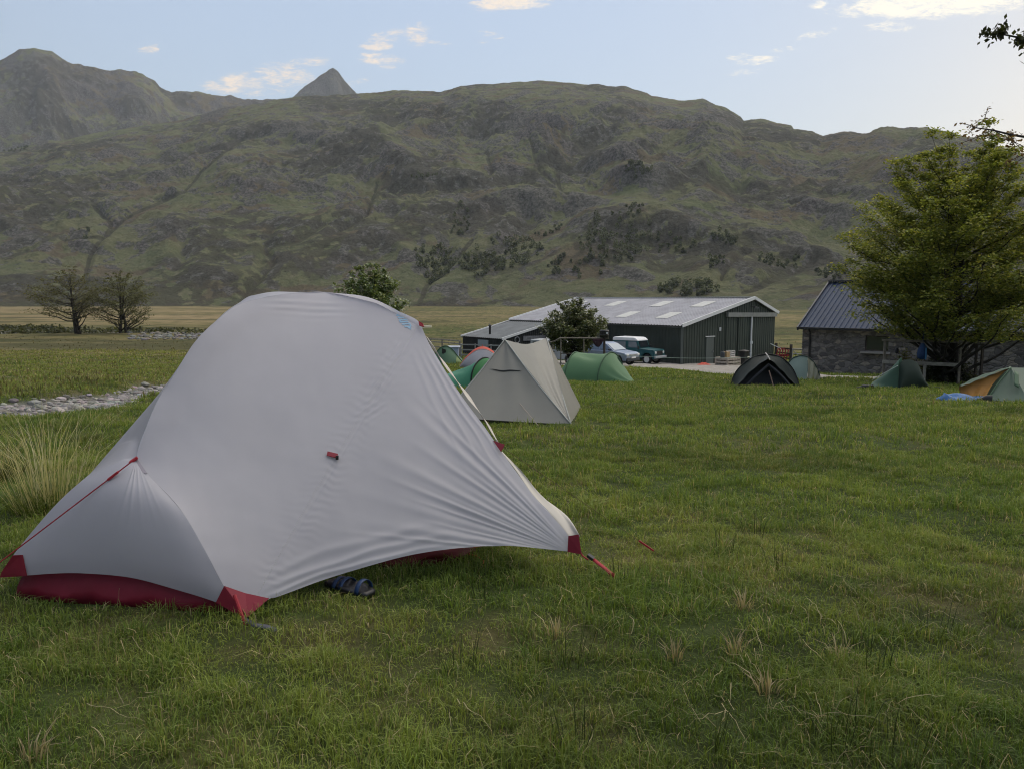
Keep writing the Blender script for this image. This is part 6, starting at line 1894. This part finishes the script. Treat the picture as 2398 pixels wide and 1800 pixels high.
# ------------------------------------------------------------------ woods on the hillside
HX, HY, HZ, HPU, HPV = HMAIN
rngw = np.random.default_rng(77)
WOODS = [(1190, 602, 80, 34, 80), (1130, 628, 60, 22, 60), (1430, 598, 75, 42, 90), (1490, 570, 36, 46, 34), (1345, 640, 70, 18, 24), (1020, 605, 48, 42, 80), (1078, 520, 22, 34, 26), (1495, 412, 32, 16, 34),
         (1700, 582, 34, 16, 24), (1612, 684, 70, 16, 60), (1675, 636, 22, 12, 12), (200, 552, 34, 14, 18), (30, 345, 44, 12, 18), (1570, 585, 60, 18, 26), (990, 425, 34, 9, 20), (1290, 560, 40, 12, 12), (1830, 620, 60, 20, 20), (1950, 640, 40, 20, 24)]
crest = np.zeros(HX.shape, bool); crest[4:-26] = True
for wi, (u, v, ru, rv, n) in enumerate(WOODS):
    q = ((HPU - u) / ru) ** 2 + ((HPV - v) / rv) ** 2
    ok = np.argwhere((q < 1) & crest)
    if len(ok) == 0: continue
    sel = ok[rngw.integers(0, len(ok), n)]
    C, L = [], []
    for (i, j) in sel:
        h = rngw.uniform(3, 6.5) * (.75 if n < 30 else 1)
        b = np.array([HX[i, j], HY[i, j], HZ[i, j]]); m2 = 60
        d = rngw.normal(0, 1, (m2, 3)); d /= np.linalg.norm(d, axis=1, keepdims=True); d *= rngw.uniform(.4, 1, (m2, 1)) ** .5
        C.append(b + np.array([0, 0, h * .5]) + d * np.array([h * .36, h * .36, h * .52])); L.append(np.full(m2, rngw.random()))
    C = np.vstack(C); L = np.concatenate(L)[:, None]
    col = np.array([.056, .070, .040]) + np.array([.030, .034, .014]) * L
    o = leaves('hillside_wood', C, 1.25, col * rngw.uniform(.7, 1.25, (len(C), 1)), None, M_LEAF, rngw, .8, .8)
    tag(o, kind='stuff')

# ------------------------------------------------------------------ grass
def blades(name, XY, h, w, col, rng, lean=.55, curl=.5, m_=None, parent=None, z=None, az=None, segs=2):
    n = len(XY); zz = (g(XY[:, 0], XY[:, 1]) if z is None else z) - .004
    B = np.stack([XY[:, 0], XY[:, 1], zz], -1)
    yaw = rng.uniform(0, 2 * np.pi, n) if az is None else az
    d = np.stack([np.cos(yaw), np.sin(yaw), np.zeros(n)], -1)
    fy = yaw + np.pi / 2 + rng.normal(0, .5, n); s = np.stack([np.cos(fy), np.sin(fy), np.zeros(n)], -1)
    ln_ = (np.abs(rng.normal(0, lean, n)) if np.isscalar(lean) else lean)[:, None]
    h = h[:, None]; w = w[:, None]; upv = np.array([0, 0, 1.0])
    m1 = B + (upv * .55 + d * ln_ * .45) * h
    tip = B + (upv * np.maximum(1 - curl * ln_, .08) + d * ln_ * 1.35) * h
    V = np.stack([B - s * w * .5, B + s * w * .5, m1 + s * w * .42, m1 - s * w * .42, tip], 1)
    k = (np.arange(n) * 5)[:, None]
    F4 = k + np.array([[0, 1, 2, 3]]); F3 = k + np.array([[3, 2, 4]])
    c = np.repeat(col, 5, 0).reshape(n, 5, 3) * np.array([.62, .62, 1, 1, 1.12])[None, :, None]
    o = np_mesh(name, V.reshape(-1, 3) - (np.array(parent.location) if parent else 0), F4, [m_ or M_GRASS], parent, smooth=False, F3=F3, colors={'col': c.reshape(-1, 3)})
    return o


def blade_cols(x, y, rng):
    dry, stone, dark = zones(x, y); n = len(x)
    t = 1.25 * fbm(x * .8 + 40, y * .8, 3, 101) + .8 * fbm(x * 4, y * 4, 2, 103)
    g0, g1, g2 = np.array([.085, .148, .026]), np.array([.205, .265, .056]), np.array([.33, .315, .12])
    q = np.clip(.45 + .8 * t + rng.normal(0, .25, n), 0, 1)[:, None]
    c = g0 + (g1 - g0) * q
    c = c + (g2 - c) * np.clip(dry * 1.0 - .1 + rng.normal(0, .15, n), 0, 1)[:, None]
    straw = rng.random(n) < (.05 + .26 * dry ** 1.5)
    c = np.where(straw[:, None], np.array([.40, .34, .19]) * rng.uniform(.6, 1.15, (n, 1)), c)
    c = c * (1 - .22 * dark[:, None]) * rng.uniform(.72, 1.25, (n, 1))
    return c, stone


rng = np.random.default_rng(99)
tz = np.array(TRK[..., :2])


def on_track(x, y):
    """inside the gravel yard"""
    m_ = np.zeros(len(x), bool); near = (y > 30) & (x > 1)
    f, n_ = tz[0], tz[-1]
    poly = np.vstack([f, n_[::-1]]); X, Y = x[near], y[near]; ins = np.zeros(len(X), bool)
    for (x0, y0), (x1, y1) in zip(poly, np.roll(poly, -1, 0)):
        c = ((y0 > Y) != (y1 > Y))
        with np.errstate(divide='ignore', invalid='ignore'):
            ins ^= c & (X < (x1 - x0) * (Y - y0) / (y1 - y0 + 1e-12) + x0)
    m_[near] = ins
    return m_


foot = [np.array(p[:2]) for p in (fa, fb, fd, fe)]
fc = sum(foot) / 4


def under_tent(x, y):
    m_ = np.ones(len(x), bool)
    for i in range(4):
        a, b = foot[i], foot[(i + 1) % 4]
        m_ &= ((b[0] - a[0]) * (y - a[1]) - (b[1] - a[1]) * (x - a[0])) * ((b[0] - a[0]) * (fc[1] - a[1]) - (b[1] - a[1]) * (fc[0] - a[0])) > 0
    return m_


def under_second(x, y):
    """trodden strip below the raised hem of the grey two-peaked tent"""
    P_ = [np.array(q[:2]) for q in (G0 + Vector((0, -.22, 0)), G1 + Vector((.02, -.22, 0)), G2, G3)]; c_ = sum(P_) / 4; m_ = np.ones(len(x), bool)
    for i in range(4):
        a, b = P_[i], P_[(i + 1) % 4]
        m_ &= ((b[0] - a[0]) * (y - a[1]) - (b[1] - a[1]) * (x - a[0])) * ((b[0] - a[0]) * (c_[1] - a[1]) - (b[1] - a[1]) * (c_[0] - a[0])) > 0
    return m_


GX_, GH, GW, GC = [], [], [], []
for (y0, y1, dens, hh, ww) in ((1.15, 2.6, 16500, .038, .0027), (2.6, 4.5, 10500, .041, .0034), (4.5, 8, 5000, .048, .0052), (8, 14, 1300, .062, .0088), (14, 26, 420, .075, .015), (26, 50, 130, .09, .030), (50, 75, 40, .12, .06)):
    ex = 2.0                                        # the turf reaches well past the frame on both sides
    A = 2 * (.76 * (y1 ** 2 - y0 ** 2) / 2 + ex * (y1 - y0)); n = int(A * dens)
    y = np.sqrt(rng.uniform(y0 ** 2, y1 ** 2, int(n * 1.9))); x = rng.uniform(-1, 1, len(y)) * (.76 * y1 + ex)
    ok_ = np.abs(x) < .76 * y + ex; x, y = x[ok_][:n], y[ok_][:n]; n = len(x)
    cl_ = fbm(x * 1.3, y * 1.3, 3, 111) + .6 * perlin(x * 5.5, y * 5.5, 113)
    keep = rng.random(n) < np.clip(.78 + .6 * cl_, .48, 1)
    c, stone = blade_cols(x, y, rng)
    keep &= (stone < .5) & ~on_track(x, y) & ~under_tent(x, y) & ~under_second(x, y)
    tall = np.clip(1 + 1.25 * cl_, .4, 2.6)
    h = hh * tall * rng.uniform(.5, 1.5, n); w = ww * rng.uniform(.6, 1.4, n)
    GX_.append(np.stack([x, y], -1)[keep]); GH.append(h[keep]); GW.append(w[keep]); GC.append(c[keep])
grass = blades('grass', np.vstack(GX_), np.concatenate(GH), np.concatenate(GW), np.vstack(GC), rng, .62, .45)
tag(grass, kind='stuff')

# rough pasture on the left and beyond: coarse tufts
n = 42000
y = rng.uniform(17 ** .5, 150 ** .5, n) ** 2; x = rng.uniform(-.80, .62, n) * y
cl_ = fbm(x * .25, y * .25, 4, 121)
lf = (x / y < -.16 - .1 * (y < 24)) | (y > 74)
dry, stone, dark = zones(x, y)
keep = lf & (rng.random(n) < np.clip(1.9 - y / 60, .15, 1)) & (stone < .4) & (rng.random(n) < np.clip(.5 + 1.3 * cl_, .05, 1)) & ~((x > -3) & (y < 92) & (x < 32) & (y > 45))
c = np.array([.105, .108, .040]) + (np.array([.23, .19, .095]) - np.array([.105, .108, .04])) * np.clip(dry + rng.normal(0, .25, n), 0, 1)[:, None]
c = c * rng.uniform(.6, 1.2, (n, 1)) * (1 - .4 * dark[:, None])
rough = blades('rough_pasture', np.stack([x, y], -1)[keep], (.13 + .10 * rng.random(n) + .10 * np.clip(cl_, 0, 1))[keep] * np.clip(1.1 - .004 * y[keep], .6, 1), (.016 + .0009 * y)[keep], c[keep], rng, .45, .4)
tag(rough, kind='stuff')

# dead straw lying in the turf
def straws():
    V, F, Cc = [], [], []; o = 0
    r = np.random.default_rng(5)
    for k in range(480):
        y = 1.5 + 6.5 * r.random() ** 1.2; x = r.uniform(-.72, .78) * y
        if r.random() < .32: y = r.uniform(1.7, 3.6); x = r.uniform(.15, .62) * y
        L = r.uniform(.04, .19) * (1.0 if r.random() < .8 else 1.4); a = r.uniform(0, 6.28); cv = r.normal(0, 3 if r.random() < .75 else 11); w = r.uniform(.0008, .0019)
        z0 = gz(x, y) + r.uniform(.012, .035); lift = r.uniform(0, .05); P = []
        px, py = x, y
        for i in range(9):
            t = i / 8; P.append((px, py, z0 + lift * math.sin(t * math.pi) + .006 * r.normal()))
            a += cv * L / 8; px += math.cos(a) * L / 8; py += math.sin(a) * L / 8
        P = np.array(P); d = np.gradient(P, axis=0); s = np.cross(d, [0, 0, 1]); s /= np.maximum(np.linalg.norm(s, axis=1, keepdims=True), 1e-6)
        tw = np.linspace(1, .35, 9)[:, None]
        V.append(np.stack([P - s * w * tw, P + s * w * tw], 1).reshape(-1, 3))
        i = np.arange(8) * 2 + o; F.append(np.stack([i, i + 1, i + 3, i + 2], -1)); o += 18
        Cc.append(np.tile(np.array([.36, .32, .19]) * r.uniform(.5, 1.1), (18, 1)))
    o_ = np_mesh('dead_straw', np.vstack(V), np.vstack(F), [M_GRASS], smooth=False, colors={'col': np.vstack(Cc)})
    tag(o_, kind='stuff')


straws()


def tuft(name, u, v, n, h, spread, cols, w, label, cat, group, seed, Y=None, lean=.25, shape=None):
    r = np.random.default_rng(seed)
    p = ground_at(u, v); p.z = gz(p.x, p.y)
    e = empty(name, p, 0, label, cat, group)
    for part, nn, hh, cc, ww, ll in shape or (('stems', n, h, cols, w, lean),):
        a = r.uniform(0, 6.28, nn); rr = spread * r.random(nn) ** .7
        XY = np.stack([p.x + rr * np.cos(a), p.y + rr * np.sin(a)], -1)
        c = np.array(cc[0]) + (np.array(cc[1]) - np.array(cc[0])) * r.random((nn, 1))
        blades(part, XY, hh * r.uniform(.45, 1.1, nn), np.full(nn, ww) * r.uniform(.6, 1.3, nn), c, r, np.abs(r.normal(0, ll, nn)) + rr / spread * ll, .35, parent=e, az=a + r.normal(0, .5, nn))
    return e


DK = ((.022, .034, .014), (.05, .07, .024)); ST = ((.24, .19, .12), (.42, .36, .24))
for k, (u, v) in enumerate(((1769, 1262), (1823, 1330), (1465, 1372), (1985, 1530), (2042, 1575), (1352, 1768), (1650, 1735), (1958, 1735), (2090, 1765), (1325, 1545), (1700, 1300), (1075, 1560), (1130, 1400), (2190, 1480))):
    tuft('rush_tuft', u, v, 18, .20, .08, DK, .0028, 'thin dark green rush tuft standing up out of the foreground turf', 'rush', 'dark rush tufts in the foreground', 200 + k, lean=.22)
for k, (u, v) in enumerate(((1582, 1545), (1722, 1528), (1303, 1488), (1742, 1425), (1798, 1622), (1969, 1545), (70, 1785), (1690, 1290))):
    tuft('rush_stubble', u, v, 30, .10, .032, ST, .0042, 'pale cut rush stubble clump poking from the foreground turf', 'stubble', 'cut rush stubble in the foreground', 300 + k, lean=.3)
tuft('grass_tussock', 118, 1196, 0, 0, .22, None, 0, 'tall pale straw tussock beside the left flank of the pale tent', 'tussock', None, 400,
     shape=(('green_blades', 480, .28, ((.05, .08, .018), (.12, .15, .04)), .0048, .45), ('seed_stalks', 170, .88, ((.34, .32, .18), (.54, .50, .32)), .0036, .30)))
tuft('grass_tussock', -12, 1120, 0, 0, .18, None, 0, 'smaller tussock cut off by the left edge, behind the tall straw one', 'tussock', None, 401,
     shape=(('green_blades', 300, .26, ((.05, .075, .02), (.11, .125, .04)), .007, .45), ('seed_stalks', 90, .48, ((.20, .19, .085), (.36, .32, .17)), .0045, .28)))
for k, (u, v) in enumerate(((205, 1035), (40, 1420), (330, 1010))[:1]):
    tuft('grass_tussock', u, v, 0, 0, .16, None, 0, 'short green tussock between the straw tussock and the stream bed', 'tussock', None, 410 + k, shape=(('green_blades', 260, .18, ((.06, .085, .02), (.13, .14, .05)), .006, .5),))

# ------------------------------------------------------------------ stones
def rock_mesh(r):
    bm = bmesh.new(); bmesh.ops.create_icosphere(bm, subdivisions=2, radius=1.0)
    V = np.array([v.co for v in bm.verts]); F = np.array([[v.index for v in f.verts] for f in bm.faces]); bm.free()
    n = V / np.linalg.norm(V, axis=1, keepdims=True); k = np.ones(len(V))
    for _ in range(9):
        d = r.normal(0, 1, 3); d /= np.linalg.norm(d); k = np.minimum(k, r.uniform(.62, .95) / np.maximum(n @ d, .15))
    return V * k[:, None], F


M_PEB = leaf_mat('stream_stone', 0.0, .85, .3)
r = np.random.default_rng(31)
kinds = [rock_mesh(r) for _ in range(7)]


def stones(name, xs, ys, ss, base=(.215, .205, .195)):
    V, F, Cc, o = [], [], [], 0
    for x, y, s in zip(xs, ys, ss):
        v, f = kinds[r.integers(0, 7)]; a = r.uniform(0, 6.28); c_, s_ = math.cos(a), math.sin(a)
        q = v * s * np.array([r.uniform(.8, 1.5), r.uniform(.7, 1.1), r.uniform(.45, .75)]); q = np.stack([q[:, 0] * c_ - q[:, 1] * s_, q[:, 0] * s_ + q[:, 1] * c_, q[:, 2]], -1)
        V.append(q + np.array([x, y, gz(x, y) + s * .2])); F.append(f + o); o += len(v)
        Cc.append(np.tile(np.array(base) * r.uniform(.55, 1.45) * (1 + r.normal(0, .05, 3)), (len(v), 1)))
    o_ = np_mesh(name, np.vstack(V), None, [M_PEB], smooth=False, F3=np.vstack(F), colors={'col': np.vstack(Cc)})
    tag(o_, kind='stuff')


xs = np.concatenate([r.uniform(-26, -4, 26000), r.uniform(-16, 4, 9000)]); ys = np.concatenate([r.uniform(9, 34, 26000), r.uniform(28, 72, 9000)])
sdv = stream_d(xs, ys) + .25 * fbm(xs * .8, ys * .8, 3, 41)
ok = (sdv < 1.05) & (np.abs(xs / ys) < .9); ok &= r.random(len(xs)) < .8
stones('stream_stones', xs[ok], ys[ok], r.uniform(.02, .07, ok.sum()) * (1 + .7 * (r.random(ok.sum()) < .12)) * (1 + .012 * ys[ok]))
xs = r.uniform(-62, -38, 1500); ys = r.uniform(96, 112, 1500)
uu = CX + FPX * xs / ys
ok = (uu > 300) & (uu < 500) & (r.random(1500) < .28)
stones('bank_stones', xs[ok], ys[ok], r.uniform(.12, .4, ok.sum()), (.15, .145, .135))
# dark heathery bank along the far stream at the left
rb_ = np.random.default_rng(61)
C, K = [], []
for k in range(210):
    u = rb_.uniform(-60, 190) if k < 130 else rb_.uniform(190, 560); Y = rb_.uniform(116, 128)
    p = at(u, 760, Y); z = gz(p.x, p.y); h = rb_.uniform(.35, 1.0) * (1 if u < 190 else .6)
    d = rb_.normal(0, 1, (26, 3)); d /= np.linalg.norm(d, axis=1, keepdims=True)
    C.append(np.array([p.x, p.y, z + h * .35]) + d * np.array([1.3, .6, h * .6])); K.append(np.full(26, rb_.random()))
C = np.vstack(C); K = np.concatenate(K)[:, None]
o = leaves('heather_bank', C, .42, (np.array([.03, .036, .018]) + np.array([.05, .05, .02]) * K) * rb_.uniform(.7, 1.3, (len(C), 1)), None, M_LEAF, rb_, .8, .7)
tag(o, kind='stuff')

# ------------------------------------------------------------------ the air between
hz = MB(); hz.box((0, 2400, 640), (11600, 5600, 1292))
hm = bpy.data.materials.new('air'); hm.use_nodes = True
hn_ = hm.node_tree; hn_.nodes.clear()
pv_ = hn_.nodes.new('ShaderNodeVolumePrincipled')
pv_.inputs['Color'].default_value = (.74, .82, .95, 1)
pv_.inputs['Density'].default_value = .00007
pv_.inputs['Anisotropy'].default_value = .2
ho = hn_.nodes.new('ShaderNodeOutputMaterial')
hn_.links.new(pv_.outputs[0], ho.inputs['Volume'])
tag(hz.build('haze', hm), kind='stuff')
